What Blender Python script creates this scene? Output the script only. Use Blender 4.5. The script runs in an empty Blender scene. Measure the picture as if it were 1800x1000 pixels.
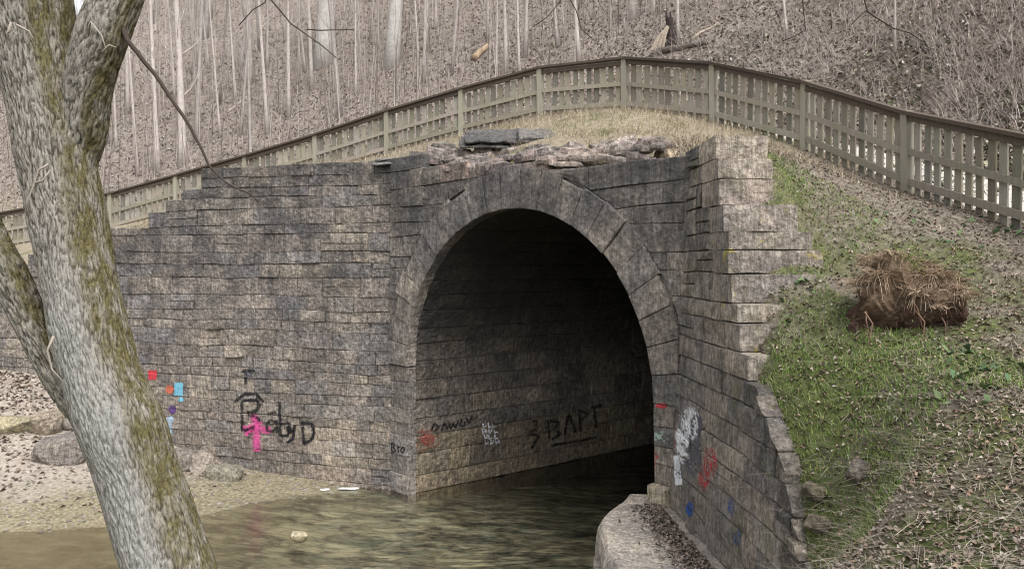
import bpy, bmesh, math, random
import numpy as np
from mathutils import Vector, noise
from mathutils.bvhtree import BVHTree

random.seed(7)
np.random.seed(7)
S = bpy.context.scene
COL = S.collection
R = random.random
U = random.uniform

# ------------------------------------------------------------------ camera, sky, sun, exposure
CAMZ, FPX, CX, HY = 4.0, 1400.0, 900.0, 470.0      # eye 4 m above the water; focal length and horizon of the photograph
cam_d = bpy.data.cameras.new('camera')
cam = bpy.data.objects.new('camera', cam_d)
COL.objects.link(cam)
cam.location = (0, 0, CAMZ)
cam.rotation_euler = (math.radians(90), 0, 0)
cam_d.sensor_width = 36.0
cam_d.lens = 28.0
cam_d.shift_y = -30.0 / 1800.0
cam_d.clip_start = 0.05
cam_d.clip_end = 600.0
S.camera = cam

SUN_AZ, SUN_EL = math.radians(150), math.radians(56)   # azimuth clockwise from +Y (behind the viewer, to the right)
world = bpy.data.worlds.new('World')
S.world = world
world.use_nodes = True
wt = world.node_tree
wt.nodes.clear()
wo = wt.nodes.new('ShaderNodeOutputWorld')
wb = wt.nodes.new('ShaderNodeBackground')
ws = wt.nodes.new('ShaderNodeTexSky')
ws.sky_type = 'NISHITA'
ws.sun_disc = False
ws.sun_elevation = SUN_EL
ws.sun_rotation = SUN_AZ
ws.air_density = 1.0
ws.dust_density = 4.0
wh = wt.nodes.new('ShaderNodeHueSaturation')
wh.inputs['Saturation'].default_value = 0.16
wt.links.new(ws.outputs[0], wh.inputs['Color'])
wt.links.new(wh.outputs[0], wb.inputs['Color'])
wb.inputs['Strength'].default_value = 0.15
wt.links.new(wb.outputs[0], wo.inputs['Surface'])

sun_d = bpy.data.lights.new('sun', 'SUN')
sun_d.energy = 0.7
sun_d.angle = math.radians(25)
sun_d.color = (1.0, 0.98, 0.95)
sun = bpy.data.objects.new('sun', sun_d)
COL.objects.link(sun)
sd = Vector((math.sin(SUN_AZ) * math.cos(SUN_EL), math.cos(SUN_AZ) * math.cos(SUN_EL), math.sin(SUN_EL)))
sun.rotation_euler = sd.to_track_quat('Z', 'Y').to_euler()
sun.location = (0, -10, 40)

S.view_settings.view_transform = 'Standard'
S.view_settings.look = 'None'
S.view_settings.gamma = 1.0
S.view_settings.use_curve_mapping = False
S.view_settings.exposure = 1.3
S.cycles.filter_width = 1.1
S.cycles.max_bounces = 6
S.cycles.diffuse_bounces = 3
S.cycles.glossy_bounces = 3
S.cycles.transparent_max_bounces = 12
S.cycles.caustics_reflective = False
S.cycles.caustics_refractive = False

# ------------------------------------------------------------------ helpers
def at(px, py, d):
    """the point of the photograph's pixel that lies d metres ahead of the camera"""
    return Vector(((px - CX) / FPX * d, d, CAMZ + (HY - py) / FPX * d))

def link(o, parent=None):
    COL.objects.link(o)
    if parent is not None:
        o.parent = parent
    return o

def tag(o, label=None, cat=None, group=None, kind=None):
    if label: o['label'] = label
    if cat: o['category'] = cat
    if group: o['group'] = group
    if kind: o['kind'] = kind
    return o

def empty(name, loc=(0, 0, 0)):
    o = bpy.data.objects.new(name, None)
    o.location = loc
    o.empty_display_size = 0.2
    return link(o)

class MB:
    """collects geometry in world space; build() links it as one mesh object"""
    def __init__(s): s.v, s.f, s.c = [], [], []
    def add(s, vs, fs, col=(1, 1, 1)):
        b = len(s.v)
        s.v.extend([tuple(v) for v in vs])
        s.f.extend([tuple(i + b for i in f) for f in fs])
        if len(col) == 3 and not hasattr(col[0], '__len__'):
            s.c.extend([tuple(col)] * len(vs))
        else:
            s.c.extend(col)
    def tube(s, pts, rad, n=6, col=(1, 1, 1), cap=True):
        vs, fs = tube(pts, rad, n, cap)
        s.add(vs, fs, col)
    def build(s, name, mat, parent=None, smooth=False):
        me = bpy.data.meshes.new(name)
        org = Vector((0, 0, 0))
        if parent is not None: org = parent_world(parent)
        me.from_pydata([(v[0] - org.x, v[1] - org.y, v[2] - org.z) for v in s.v], [], s.f)
        ca = me.color_attributes.new('tint', 'FLOAT_COLOR', 'POINT')
        a = np.ones((len(s.v), 4), np.float32)
        a[:, :3] = np.array(s.c, np.float32).reshape(-1, 3)
        ca.data.foreach_set('color', a.ravel())
        if smooth: me.polygons.foreach_set('use_smooth', [True] * len(me.polygons))
        me.materials.append(mat)
        me.update()
        o = bpy.data.objects.new(name, me)
        return link(o, parent)

def parent_world(o):
    p = Vector(o.location)
    while o.parent is not None:
        o = o.parent
        p = p + o.location
    return p

def tube(pts, rad, n=6, cap=True):
    pts = [Vector(p) for p in pts]
    vs, fs = [], []
    prev = None
    for i, p in enumerate(pts):
        d = (pts[min(i + 1, len(pts) - 1)] - pts[max(i - 1, 0)])
        if d.length < 1e-9: d = Vector((0, 0, 1))
        d.normalize()
        if prev is None:
            x = d.orthogonal().normalized()
        else:
            x = (prev - d * prev.dot(d))
            x = x.normalized() if x.length > 1e-6 else d.orthogonal().normalized()
        prev = x
        y = d.cross(x)
        r = rad[i]
        for k in range(n):
            a = 2 * math.pi * k / n
            vs.append(p + x * (r * math.cos(a)) + y * (r * math.sin(a)))
    for i in range(len(pts) - 1):
        for k in range(n):
            a, b = i * n + k, i * n + (k + 1) % n
            fs.append((a, b, b + n, a + n))
    if cap:
        fs.append(tuple(range(n - 1, -1, -1)))
        m = (len(pts) - 1) * n
        fs.append(tuple(m + k for k in range(n)))
    return vs, fs

def np_mesh(name, verts, faces, cols, mat, parent=None):
    """fast mesh from numpy arrays: verts (n,3), faces (m,k)"""
    me = bpy.data.meshes.new(name)
    k = faces.shape[1]
    me.vertices.add(len(verts)); me.vertices.foreach_set('co', np.ascontiguousarray(verts, np.float32).ravel())
    me.loops.add(faces.size); me.loops.foreach_set('vertex_index', np.ascontiguousarray(faces, np.int32).ravel())
    me.polygons.add(len(faces))
    me.polygons.foreach_set('loop_start', np.arange(0, faces.size, k, dtype=np.int32))
    ca = me.color_attributes.new('tint', 'FLOAT_COLOR', 'POINT')
    a = np.ones((len(verts), 4), np.float32); a[:, :3] = cols
    ca.data.foreach_set('color', a.ravel())
    me.materials.append(mat)
    me.update(calc_edges=True)
    me.validate()
    return link(bpy.data.objects.new(name, me), parent)

def srgb(r, g, b):
    f = lambda c: (c / 12.92) if c <= 0.04045 else ((c + 0.055) / 1.055) ** 2.4
    return (f(r / 255.), f(g / 255.), f(b / 255.))

# ------------------------------------------------------------------ materials
class NT:
    def __init__(s, name):
        s.m = bpy.data.materials.new(name)
        s.m.use_nodes = True
        s.t = s.m.node_tree
        s.t.nodes.clear()
        s.out = s.n('ShaderNodeOutputMaterial')
        s.pos = s.n('ShaderNodeNewGeometry').outputs['Position']
    def n(s, k, **kw):
        nd = s.t.nodes.new(k)
        for a, b in kw.items(): setattr(nd, a, b)
        return nd
    def put(s, sock, v):
        if isinstance(v, bpy.types.NodeSocket): s.t.links.new(v, sock)
        elif isinstance(v, (tuple, list)):
            sock.default_value = tuple(v) + ((1.0,) if len(sock.default_value) == 4 and len(v) == 3 else ())
        else: sock.default_value = v
    def noise(s, scale, detail=6, rough=0.6, vec=None, dist=0.0):
        nd = s.n('ShaderNodeTexNoise')
        s.put(nd.inputs['Vector'], vec or s.pos)
        nd.inputs['Scale'].default_value = scale
        nd.inputs['Detail'].default_value = detail
        nd.inputs['Roughness'].default_value = rough
        nd.inputs['Distortion'].default_value = dist
        return nd.outputs['Fac']
    def vor(s, scale, vec=None, feature='F1', out='Distance'):
        nd = s.n('ShaderNodeTexVoronoi', feature=feature)
        s.put(nd.inputs['Vector'], vec or s.pos)
        nd.inputs['Scale'].default_value = scale
        return nd.outputs[out]
    def scl(s, v, off=(0, 0, 0)):
        nd = s.n('ShaderNodeMapping')
        s.put(nd.inputs['Vector'], s.pos)
        nd.inputs['Scale'].default_value = v
        nd.inputs['Location'].default_value = off
        return nd.outputs[0]
    def ramp(s, f, a, b, c0=0.0, c1=1.0):
        nd = s.n('ShaderNodeMapRange')
        s.put(nd.inputs[0], f)
        for i, v in enumerate((a, b, c0, c1)): s.put(nd.inputs[i + 1], v)
        return nd.outputs[0]
    def math(s, op, a, b=0.0):
        nd = s.n('ShaderNodeMath', operation=op)
        s.put(nd.inputs[0], a); s.put(nd.inputs[1], b)
        return nd.outputs[0]
    def mix(s, f, a, b, mode='MIX'):
        nd = s.n('ShaderNodeMix', data_type='RGBA', blend_type=mode)
        s.put(nd.inputs[0], f); s.put(nd.inputs[6], a); s.put(nd.inputs[7], b)
        return nd.outputs[2]
    def attr(s, name='tint'):
        nd = s.n('ShaderNodeAttribute'); nd.attribute_name = name
        return nd.outputs['Color']
    def sep(s):
        nd = s.n('ShaderNodeSeparateXYZ'); s.put(nd.inputs[0], s.pos)
        return nd.outputs
    def bump(s, h, strength, dist, base=None):
        nd = s.n('ShaderNodeBump')
        s.put(nd.inputs['Height'], h)
        nd.inputs['Strength'].default_value = strength
        nd.inputs['Distance'].default_value = dist
        if base is not None: s.put(nd.inputs['Normal'], base)
        return nd.outputs[0]
    def done(s, col, rough=0.9, normal=None, spec=0.25, extra=None):
        p = s.n('ShaderNodeBsdfPrincipled')
        s.put(p.inputs['Base Color'], col)
        s.put(p.inputs['Roughness'], rough)
        p.inputs['Specular IOR Level'].default_value = spec
        if normal is not None: s.put(p.inputs['Normal'], normal)
        s.t.links.new(p.outputs[0], s.out.inputs[0])
        return s.m

def stone_material(name, dark=0.5, zdark=0.10, zmid=3.4, streak=0.5, moss=0.0, lichen=0.0, soot_shade=0.0):
    N = NT(name)
    c = N.attr()
    grain = N.ramp(N.noise(10.0, 12, 0.80), 0.37, 0.63)
    c = N.mix(1.0, c, N.mix(grain, (0.52, 0.515, 0.51), (1.42, 1.40, 1.38)), 'MULTIPLY')
    pit = N.ramp(N.noise(15.0, 6, 0.7, N.scl((1, 1, 2.2), (6, 1, 2))), 0.57, 0.64)
    c = N.mix(N.math('MULTIPLY', pit, 0.55), c, (0.05, 0.047, 0.044))
    chalk = N.ramp(N.noise(12.0, 8, 0.75, N.scl((1, 1, 1.5), (2, 9, 5))), 0.56, 0.66)
    c = N.mix(N.math('MULTIPLY', chalk, 0.45), c, (0.42, 0.40, 0.37))
    vt = N.ramp(N.noise(1.0, 6, 0.7, N.scl((32, 32, 5))), 0.38, 0.62)
    c = N.mix(1.0, c, N.mix(vt, (0.66, 0.655, 0.65), (1.30, 1.29, 1.28)), 'MULTIPLY')
    big = N.ramp(N.noise(0.9, 6, 0.65, N.scl((1, 1, 1), (3, 7, 1))), 0.36, 0.64)
    c = N.mix(1.0, c, N.mix(big, (0.72, 0.73, 0.76), (1.30, 1.265, 1.19)), 'MULTIPLY')
    # rain streaks and black crust that run down from the coping
    st = N.noise(1.0, 7, 0.62, N.scl((5.5, 5.5, 0.55)))
    z = N.sep()[2]
    zz = N.math('MULTIPLY', N.math('SUBTRACT', z, zmid), zdark)
    sm = N.ramp(N.math('ADD', st, zz), 0.50, 0.72)
    c = N.mix(N.math('MULTIPLY', sm, streak), c, (0.045, 0.043, 0.042))
    pt = N.ramp(N.math('ADD', N.noise(1.7, 8, 0.66, N.scl((1, 1, 1.3), (9, 2, 4))), zz), 0.50, 0.66)
    c = N.mix(N.math('MULTIPLY', pt, dark), c, (0.05, 0.049, 0.05))
    # pale lime wash
    lm = N.ramp(N.noise(1.0, 6, 0.7, N.scl((7, 7, 0.8), (5, 5, 5))), 0.6, 0.8)
    c = N.mix(N.math('MULTIPLY', lm, 0.45), c, (0.38, 0.365, 0.34))
    if moss:
        mm = N.ramp(N.noise(2.6, 6, 0.65, N.scl((1, 1, 1), (1, 8, 3))), 0.56, 0.68)
        c = N.mix(N.math('MULTIPLY', mm, moss), c, (0.085, 0.095, 0.028))
    if lichen:
        lc = N.ramp(N.noise(4.5, 5, 0.6, N.scl((1, 1, 1), (11, 3, 8))), 0.64, 0.70)
        c = N.mix(N.math('MULTIPLY', lc, lichen), c, (0.36, 0.30, 0.06))
    if soot_shade:  # sooty staining plus painted gloom of the vault, stronger higher up
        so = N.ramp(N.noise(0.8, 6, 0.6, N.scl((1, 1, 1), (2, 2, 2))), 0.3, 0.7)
        c = N.mix(N.math('MULTIPLY', N.ramp(z, 1.4, 3.2), N.ramp(so, 0, 1, soot_shade * 0.75, soot_shade)), c, (0.028, 0.027, 0.027))
    c = N.mix(1.0, c, (1.27, 1.245, 1.26), 'MULTIPLY')
    tool = N.noise(1.0, 5, 0.6, N.scl((55, 55, 9)))
    h = N.math('ADD', N.math('ADD', N.noise(6.0, 10, 0.72), N.math('MULTIPLY', N.vor(13.0), 0.30)), N.math('MULTIPLY', tool, 0.28))
    nr = N.bump(h, 1.0, 0.12)
    return N.done(c, 0.92, nr, 0.2)

M = {}
M['stone_w'] = stone_material('weathered_sandstone', 0.62, 0.035, 3.0, 0.55)
M['stone_h'] = stone_material('arch_sandstone', 0.55, 0.05, 3.4, 0.6)
M['stone_r'] = stone_material('streaked_sandstone', 0.5, 0.05, 3.5, 0.8, moss=0.4)
M['stone_e'] = stone_material('pale_sandstone', 0.25, 0.03, 5.0, 0.15, moss=0.25, lichen=0.75)
M['stone_m'] = stone_material('mossy_sandstone', 0.5, 0.02, 3.5, 0.5, moss=0.9)
M['stone_t'] = stone_material('tunnel_sandstone', 0.5, 0.05, 2.2, 0.5, soot_shade=0.9)
M['rock'] = stone_material('boulder_rock', 0.2, 0.0, 5.0, 0.15, moss=0.15)

def mat_mortar():
    N = NT('mortar')
    c = N.mix(N.noise(12, 6), (0.14, 0.13, 0.118), (0.34, 0.315, 0.285))
    return N.done(c, 0.95, N.bump(N.noise(25, 6), 0.8, 0.03), 0.1)
M['mortar'] = mat_mortar()

def mat_wood(name, base, dark, algae, amt):
    N = NT(name)
    g = N.noise(1.0, 7, 0.65, N.scl((28, 28, 3)))
    c = N.mix(1.0, N.attr(), N.mix(g, dark, base), 'MULTIPLY')
    a = N.ramp(N.noise(2.2, 6, 0.6), 0.40, 0.62)
    c = N.mix(N.math('MULTIPLY', a, amt), c, algae)
    return N.done(c, 0.88, N.bump(g, 0.6, 0.02), 0.2)
M['wood'] = mat_wood('weathered_fence_wood', (0.36, 0.325, 0.27), (0.13, 0.115, 0.095), (0.215, 0.21, 0.13), 0.40)
M['post'] = mat_wood('fence_post_wood', (0.36, 0.335, 0.275), (0.19, 0.178, 0.145), (0.25, 0.24, 0.155), 0.40)
M['cap'] = mat_wood('dark_cap_wood', (0.105, 0.078, 0.062), (0.035, 0.028, 0.024), (0.10, 0.10, 0.06), 0.15)

def mat_tint(name, rough=0.9, lo=0.7, hi=1.3, scale=15.0, spec=0.15, bumpd=0.0, trans=False):
    N = NT(name)
    c = N.mix(1.0, N.attr(), N.mix(N.noise(scale, 4), (lo, lo, lo), (hi, hi, hi)), 'MULTIPLY')
    nr = N.bump(N.noise(scale * 2, 5), 0.7, bumpd) if bumpd else None
    return N.done(c, rough, nr, spec)
M['leaf'] = mat_tint('dry_leaves')
M['grass'] = mat_tint('grass_blades', 0.8, 0.8, 1.2, 8)
M['twig'] = mat_tint('pale_twigs', 0.9, 0.7, 1.25, 9)
M['bark_far'] = mat_tint('pale_bark', 0.95, 0.55, 1.35, 6, 0.1, 0.05)
M['soil'] = mat_tint('reddish_soil', 0.95, 0.4, 1.6, 14, 0.1, 0.06)
M['litter'] = mat_tint('pale_litter', 0.7, 0.85, 1.1, 20, 0.3)

def mat_hill():
    N = NT('leafy_ground')
    a = N.noise(5.0, 9, 0.72)
    b = N.noise(0.35, 5, 0.6)
    fine = N.noise(28.0, 6, 0.7)
    leaf = N.mix(N.ramp(a, 0.40, 0.60), (0.085, 0.064, 0.055), (0.32, 0.258, 0.226))
    leaf = N.mix(N.ramp(fine, 0.45, 0.62, 0, 0.5), leaf, (0.40, 0.345, 0.31))
    leaf = N.mix(N.ramp(b, 0.35, 0.65, 0, 0.45), leaf, (0.21, 0.165, 0.142))
    X, Y, Z = N.sep()
    # mossy bank to the right of the culvert, in front of the fence
    green = N.mix(N.ramp(N.noise(11, 9, 0.75), 0.38, 0.62), (0.055, 0.060, 0.027), (0.15, 0.175, 0.062))
    dirt = N.mix(N.ramp(N.noise(9, 10, 0.78), 0.38, 0.62), (0.085, 0.070, 0.055), (0.29, 0.25, 0.20))
    gm = N.ramp(N.math('ADD', N.math('ADD', N.noise(0.75, 6, 0.65), N.ramp(X, 3.0, 5.0, 0.06, -0.10)), N.ramp(Y, 8.5, 11.5, 0.0, -0.35)), 0.44, 0.58)
    dx = N.math('SUBTRACT', X, 2.95); dy = N.math('SUBTRACT', Y, 6.95)
    rr_ = N.math('SQRT', N.math('ADD', N.math('MULTIPLY', dx, dx), N.math('MULTIPLY', dy, dy)))
    gp = N.ramp(N.math('ADD', rr_, N.ramp(N.noise(2.2, 6, 0.7), 0, 1, -0.9, 0.9)), 0.35, 1.0, 1.0, 0.0)
    bank = N.mix(N.math('MAXIMUM', gm, gp), dirt, green)
    straw = N.mix(N.ramp(N.noise(11, 7, 0.7), 0.3, 0.7), (0.14, 0.115, 0.085), (0.40, 0.34, 0.25))
    near = N.ramp(Y, 12.0, 13.5, 1.0, 0.0)
    rgt = N.ramp(X, 2.2, 3.4)
    mound = N.mix(N.ramp(N.noise(1.1, 5), 0.56, 0.70), straw, green)
    front = N.mix(N.math('MAXIMUM', N.math('MULTIPLY', rgt, near), N.ramp(Y, 8.4, 9.2, 1.0, 0.0)), mound, bank)
    # line of the fence: everything before it is the mound, everything behind it the wooded slope
    fl = N.math('ADD', N.math('ADD', Y, N.math('MULTIPLY', X, 0.62)), N.ramp(N.noise(0.8, 4), 0, 1, -1, 1))
    back = N.ramp(fl, 17.0, 20.5)
    leaf = N.mix(1.0, leaf, (0.94, 0.985, 0.97), 'MULTIPLY')
    c = N.mix(back, front, leaf)
    h = N.math('ADD', N.noise(6, 8, 0.7), N.math('MULTIPLY', fine, 0.4))
    return N.done(c, 0.95, N.bump(h, 0.9, 0.10), 0.1)
M['hill'] = mat_hill()

def mat_bed():
    N = NT('stream_bed')
    X, Y, Z = N.sep()
    g = N.noise(16, 8, 0.72)
    sand = N.mix(N.ramp(g, 0.38, 0.62), (0.20, 0.17, 0.14), (0.40, 0.35, 0.30))
    peb = N.vor(22.0, out='Color')
    bw = N.n('ShaderNodeRGBToBW'); N.put(bw.inputs[0], peb)
    sand = N.mix(N.ramp(bw.outputs[0], 0.55, 0.8, 0, 0.5), sand, (0.36, 0.325, 0.275))
    # yellow-green drift of gravel along the edge
    gr = N.mix(N.ramp(N.noise(18, 8, 0.75), 0.38, 0.62), (0.095, 0.082, 0.05), (0.34, 0.30, 0.205))
    e = N.ramp(N.math('ADD', Z, N.ramp(N.noise(1.4, 5), 0, 1, -0.22, 0.22)), 0.16, 0.34)
    sand = N.mix(e, gr, sand)
    lf = N.ramp(N.noise(3.2, 7, 0.7), 0.50, 0.66)
    up = N.ramp(Z, 0.35, 1.1)
    sand = N.mix(N.math('MULTIPLY', lf, N.ramp(up, 0, 1, 0.12, 0.75)), sand, (0.15, 0.118, 0.092))
    # drowned bed: olive silt, dark weedy stones and paler slabs
    mpn = N.n('ShaderNodeMapping'); N.put(mpn.inputs['Vector'], N.pos); mpn.inputs['Rotation'].default_value = (0, 0, math.radians(28)); mpn.inputs['Scale'].default_value = (0.55, 1.7, 1.0)
    vv = mpn.outputs[0]
    d = N.noise(2.0, 8, 0.66, vv, 1.0)
    wet = N.mix(N.ramp(N.math('ADD', N.math('MULTIPLY', d, 0.65), N.math('MULTIPLY', N.noise(9.0, 5, 0.6, vv, 0.5), 0.35)), 0.42, 0.58), (0.040, 0.040, 0.032), (0.29, 0.26, 0.18))
    wet = N.mix(N.ramp(N.noise(4.2, 6, 0.7, vv), 0.52, 0.70, 0, 0.7), wet, (0.38, 0.345, 0.25))
    wet = N.mix(N.ramp(N.noise(2.6, 5, 0.6, N.scl((1, 2, 1), (4, 4, 4))), 0.52, 0.66, 0, 0.5), wet, (0.19, 0.225, 0.165))
    cb = N.n('ShaderNodeRGBToBW'); N.put(cb.inputs[0], N.vor(3.4, vv, out='Color'))
    ed_ = N.ramp(N.vor(3.4, vv, 'DISTANCE_TO_EDGE'), 0.0, 0.16, 0.55, 1.0)
    cv = N.math('MULTIPLY', N.ramp(cb.outputs[0], 0.25, 0.75, 0.65, 1.5), ed_)
    cc_ = N.n('ShaderNodeCombineColor')
    for q_ in range(3): N.put(cc_.inputs[q_], cv)
    wet = N.mix(0.8, wet, cc_.outputs[0], 'MULTIPLY')
    lft = N.ramp(X, -6.5, -2.0, 0.8, 0.0)
    wet = N.mix(N.math('MULTIPLY', lft, 1.0), wet, N.mix(N.noise(5, 6), (0.15, 0.115, 0.066), (0.24, 0.19, 0.118)))
    c = N.mix(N.ramp(Z, -0.05, 0.05), wet, sand)
    return N.done(c, 0.95, N.bump(g, 0.8, 0.05), 0.1)
M['bed'] = mat_bed()

def mat_water():
    N = NT('clear_stream_water')
    w = N.math('ADD', N.noise(3.0, 4, 0.55, N.scl((1.0, 2.2, 1), (0, 0, 0)), 0.8), N.math('MULTIPLY', N.noise(14, 3, 0.5, N.scl((1, 2.0, 1))), 0.12))
    nr = N.bump(w, 0.22, 0.05)
    fr = N.n('ShaderNodeFresnel'); fr.inputs['IOR'].default_value = 1.33
    N.put(fr.inputs['Normal'], nr)
    tr = N.n('ShaderNodeBsdfTransparent'); tr.inputs[0].default_value = (0.93, 0.93, 0.87, 1)
    gl = N.n('ShaderNodeBsdfGlossy'); gl.inputs['Roughness'].default_value = 0.06
    gl.inputs['Color'].default_value = (1, 1, 1, 1)
    N.put(gl.inputs['Normal'], nr)
    mx = N.n('ShaderNodeMixShader')
    N.put(mx.inputs[0], fr.outputs[0])
    N.t.links.new(tr.outputs[0], mx.inputs[1]); N.t.links.new(gl.outputs[0], mx.inputs[2])
    N.t.links.new(mx.outputs[0], N.out.inputs[0])
    return N.m
M['water'] = mat_water()

def mat_bark():
    N = NT('ridged_bark_with_moss')
    v = N.scl((66, 66, 13))
    rd = N.noise(1.0, 6, 0.6, v, 0.5)
    fine = N.noise(60, 5, 0.7)
    c = N.mix(N.ramp(rd, 0.34, 0.62), (0.075, 0.065, 0.052), (0.27, 0.25, 0.22))
    c = N.mix(N.ramp(fine, 0.4, 0.75, 0, 0.5), c, (0.33, 0.315, 0.285))
    t = N.n('ShaderNodeSeparateColor'); N.put(t.inputs[0], N.attr())
    c = N.mix(1.0, c, N.mix(N.ramp(t.outputs[2], 0.0, 0.6), (0.42, 0.40, 0.38), (1.12, 1.1, 1.08)), 'MULTIPLY')
    # tint.r: lichen side, tint.g: moss side
    li = N.math('MULTIPLY', t.outputs[0], N.ramp(N.noise(3.0, 7, 0.66), 0.22, 0.52))
    pale = N.mix(N.ramp(N.noise(40, 5, 0.7), 0.3, 0.7), (0.15, 0.15, 0.14), (0.36, 0.358, 0.34))
    c = N.mix(N.math('MULTIPLY', li, 0.8), c, pale)
    mo = N.math('MULTIPLY', t.outputs[1], N.ramp(N.noise(9.0, 7, 0.7, N.scl((1.6, 1.6, 0.6))), 0.36, 0.56))
    mcol = N.mix(N.ramp(N.noise(45, 5, 0.7), 0.3, 0.7), (0.042, 0.036, 0.018), (0.165, 0.142, 0.065))
    c = N.mix(mo, c, mcol)
    c = N.mix(1.0, c, N.mix(N.ramp(t.outputs[2], 0.0, 0.5), (0.55, 0.53, 0.5), (1.05, 1.05, 1.05)), 'MULTIPLY')
    h = N.math('ADD', N.math('MULTIPLY', rd, 1.0), N.math('MULTIPLY', fine, 0.25))
    return N.done(c, 0.95, N.bump(h, 0.9, 0.022), 0.12)
M['bark'] = mat_bark()

def mat_paint(name, col, cover=0.5, soft=0.12):
    N = NT(name)
    c = N.mix(N.noise(20, 5), tuple(x * 0.75 for x in col), tuple(min(1, x * 1.2) for x in col))
    k = N.n('ShaderNodeSeparateColor'); N.put(k.inputs[0], N.attr())
    m = N.math('ADD', N.noise(24, 8, 0.78), N.math('MULTIPLY', N.math('SUBTRACT', k.outputs[0], 1.0), 0.45))
    a = N.ramp(m, 0.62 - cover * 0.5, 0.62 - cover * 0.5 + soft)
    p = N.n('ShaderNodeBsdfPrincipled')
    N.put(p.inputs['Base Color'], c); p.inputs['Roughness'].default_value = 0.7
    p.inputs['Specular IOR Level'].default_value = 0.2
    tr = N.n('ShaderNodeBsdfTransparent')
    mx = N.n('ShaderNodeMixShader')
    N.put(mx.inputs[0], N.math('MULTIPLY', a, N.ramp(N.noise(5, 5, 0.7), 0.35, 0.6, 0.55, 0.92)))
    N.t.links.new(tr.outputs[0], mx.inputs[1]); N.t.links.new(p.outputs[0], mx.inputs[2])
    N.t.links.new(mx.outputs[0], N.out.inputs[0])
    return N.m

# ------------------------------------------------------------------ terrain
# fence: (x, y, ground height) of each post, from the near right end over the crown of the culvert to the left
FENCE = [(6.9, 7.0, 3.75), (6.11, 9.2, 4.33), (5.66, 11.4, 5.06), (5.00, 13.6, 6.01), (3.956, 15.6, 6.83), (2.47, 17.3, 7.38), (0.668, 18.7, 7.52),
         (-1.26, 20.0, 7.32), (-3.31, 21.1, 6.98), (-5.42, 22.0, 6.50), (-7.62, 22.7, 6.01), (-9.82, 23.3, 5.53), (-12.04, 23.9, 5.05),
         (-14.14, 24.3, 4.76), (-16.3, 24.7, 4.44), (-18.6, 25.0, 4.25)]

W1A = Vector((-2.21, 14.4)); W1U = Vector((-.9543, .2990)); W1N = Vector((-.2990, -.9543)); W1L = 14.5
HM = Vector((0.0, 12.1)); HU = Vector((.691, -.723)).normalized(); HN = Vector((-.723, -.691)).normalized()
TAU = Vector((.777, .629)).normalized()
W3A = Vector((1.95, 10.04)); W3U = Vector((.0654, -.9979)); W3N = Vector((-.9979, -.0654))
SPR, RIN, ROUT = 2.26, 2.63, 3.2

CP = [(x, y, z) for x, y, z in FENCE]
NF = len(FENCE)
for i, (x, y, z) in enumerate(FENCE):
    a = Vector(FENCE[max(i - 1, 0)][:2]); b = Vector(FENCE[min(i + 1, NF - 1)][:2])
    t = (b - a).normalized()
    n = Vector((t.y, -t.x))
    if n.dot(Vector((0.5, 1))) < 0: n = -n
    k = i / (NF - 1)
    steep = 1.08 if k < .6 else 1.14
    for s, dz in ((1.6, -.05), (3.2, .0), (4.8, .85), (8, 3.1), (14, 7.4), (24, 14.4), (38, 24.0), (60, 27)):
        if i % 2 and s > 10: continue
        CP.append((x + n.x * s, y + n.y * s, z + dz * steep * (1.0 if s > 4 else 1)))
CP += [(-2.2, 14.9, 5.9), (-4.3, 15.6, 5.85), (-5.5, 16, 5.75), (-6.7, 16.5, 5.2), (-8.3, 16.9, 4.65), (-11, 17.8, 4.1), (-14, 18.7, 3.8), (-19, 20, 3.5),
       (-5, 19, 6.05), (-2.5, 18, 6.3), (-9, 20, 5.1), (-13, 21, 4.5), (-1.6, 14.9, 5.95), (.4, 12.6, 5.75), (2.2, 10.6, 5.35),
       (-1.8, 16.5, 6.15), (-.2, 14.2, 6.2), (1.2, 14, 6.3), (2.0, 12.6, 5.95), (2.5, 15, 6.85), (3.4, 12, 5.75), (4.2, 12.2, 5.65),
       (2.95, 8.9, 5.2), (2.6, 9.6, 5.2), (3.05, 9.4, 5.15), (3.25, 8.7, 4.3), (2.85, 7.9, 3.6), (2.40, 7.4, 3.02), (2.40, 6.9, 2.56), (2.40, 6.4, 2.06), (2.36, 6.0, 1.76), (2.75, 7.2, 3.15), (2.7, 6.4, 2.6),
       (4.29, 10, 5.0), (3.64, 8.5, 4.12), (3.17, 7.4, 3.52), (3.5, 7, 3.4), (4.86, 8.5, 4.12), (4.9, 7.6, 3.84), (3.99, 6.2, 3.2),
       (3.21, 5, 2.82), (2.57, 4, 2.45), (3.05, 6.1, 3.0), (2.6, 5.2, 2.55), (2.83, 6.6, 2.85), (2.1, 4.9, 2.1), (2.42, 5.8, 2.05),
       (8, 7, 4.2), (8, 4, 3.4), (7, 1, 2.8), (4, 1, 2.4), (0, -3, 2.5), (0, 1, 2.35), (12, 8, 5.0), (14, 2, 4.0),
       (-1.9, 4.5, 1.6), (-4, 2, 2.0), (-4, 5.5, 1.2), (0, 5, 1.5), (1.2, 5.5, 1.5), (1.6, 7.0, .3), (.5, 9.0, -.6), (-3, 9.2, -.7), (-8, 9.4, -.7), (0, 7, .35),
       (-3, 7, .4), (-8, 6.5, .5), (-9, 3, 1.6), (-20, 9.5, -.6), (-20, 5, 1.2), (-20, -2, 2.5), (12, -3, 3.0)]
CPN = np.array(CP, float)
# drop near-duplicates so that the spline stays tame
keep = []
for i in range(len(CPN)):
    if all(np.hypot(*(CPN[i, :2] - CPN[j, :2])) > 0.28 for j in keep): keep.append(i)
CPN = CPN[keep]

def tps(r2):
    return np.where(r2 < 1e-9, 0, 0.5 * r2 * np.log(np.maximum(r2, 1e-9)))

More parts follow.
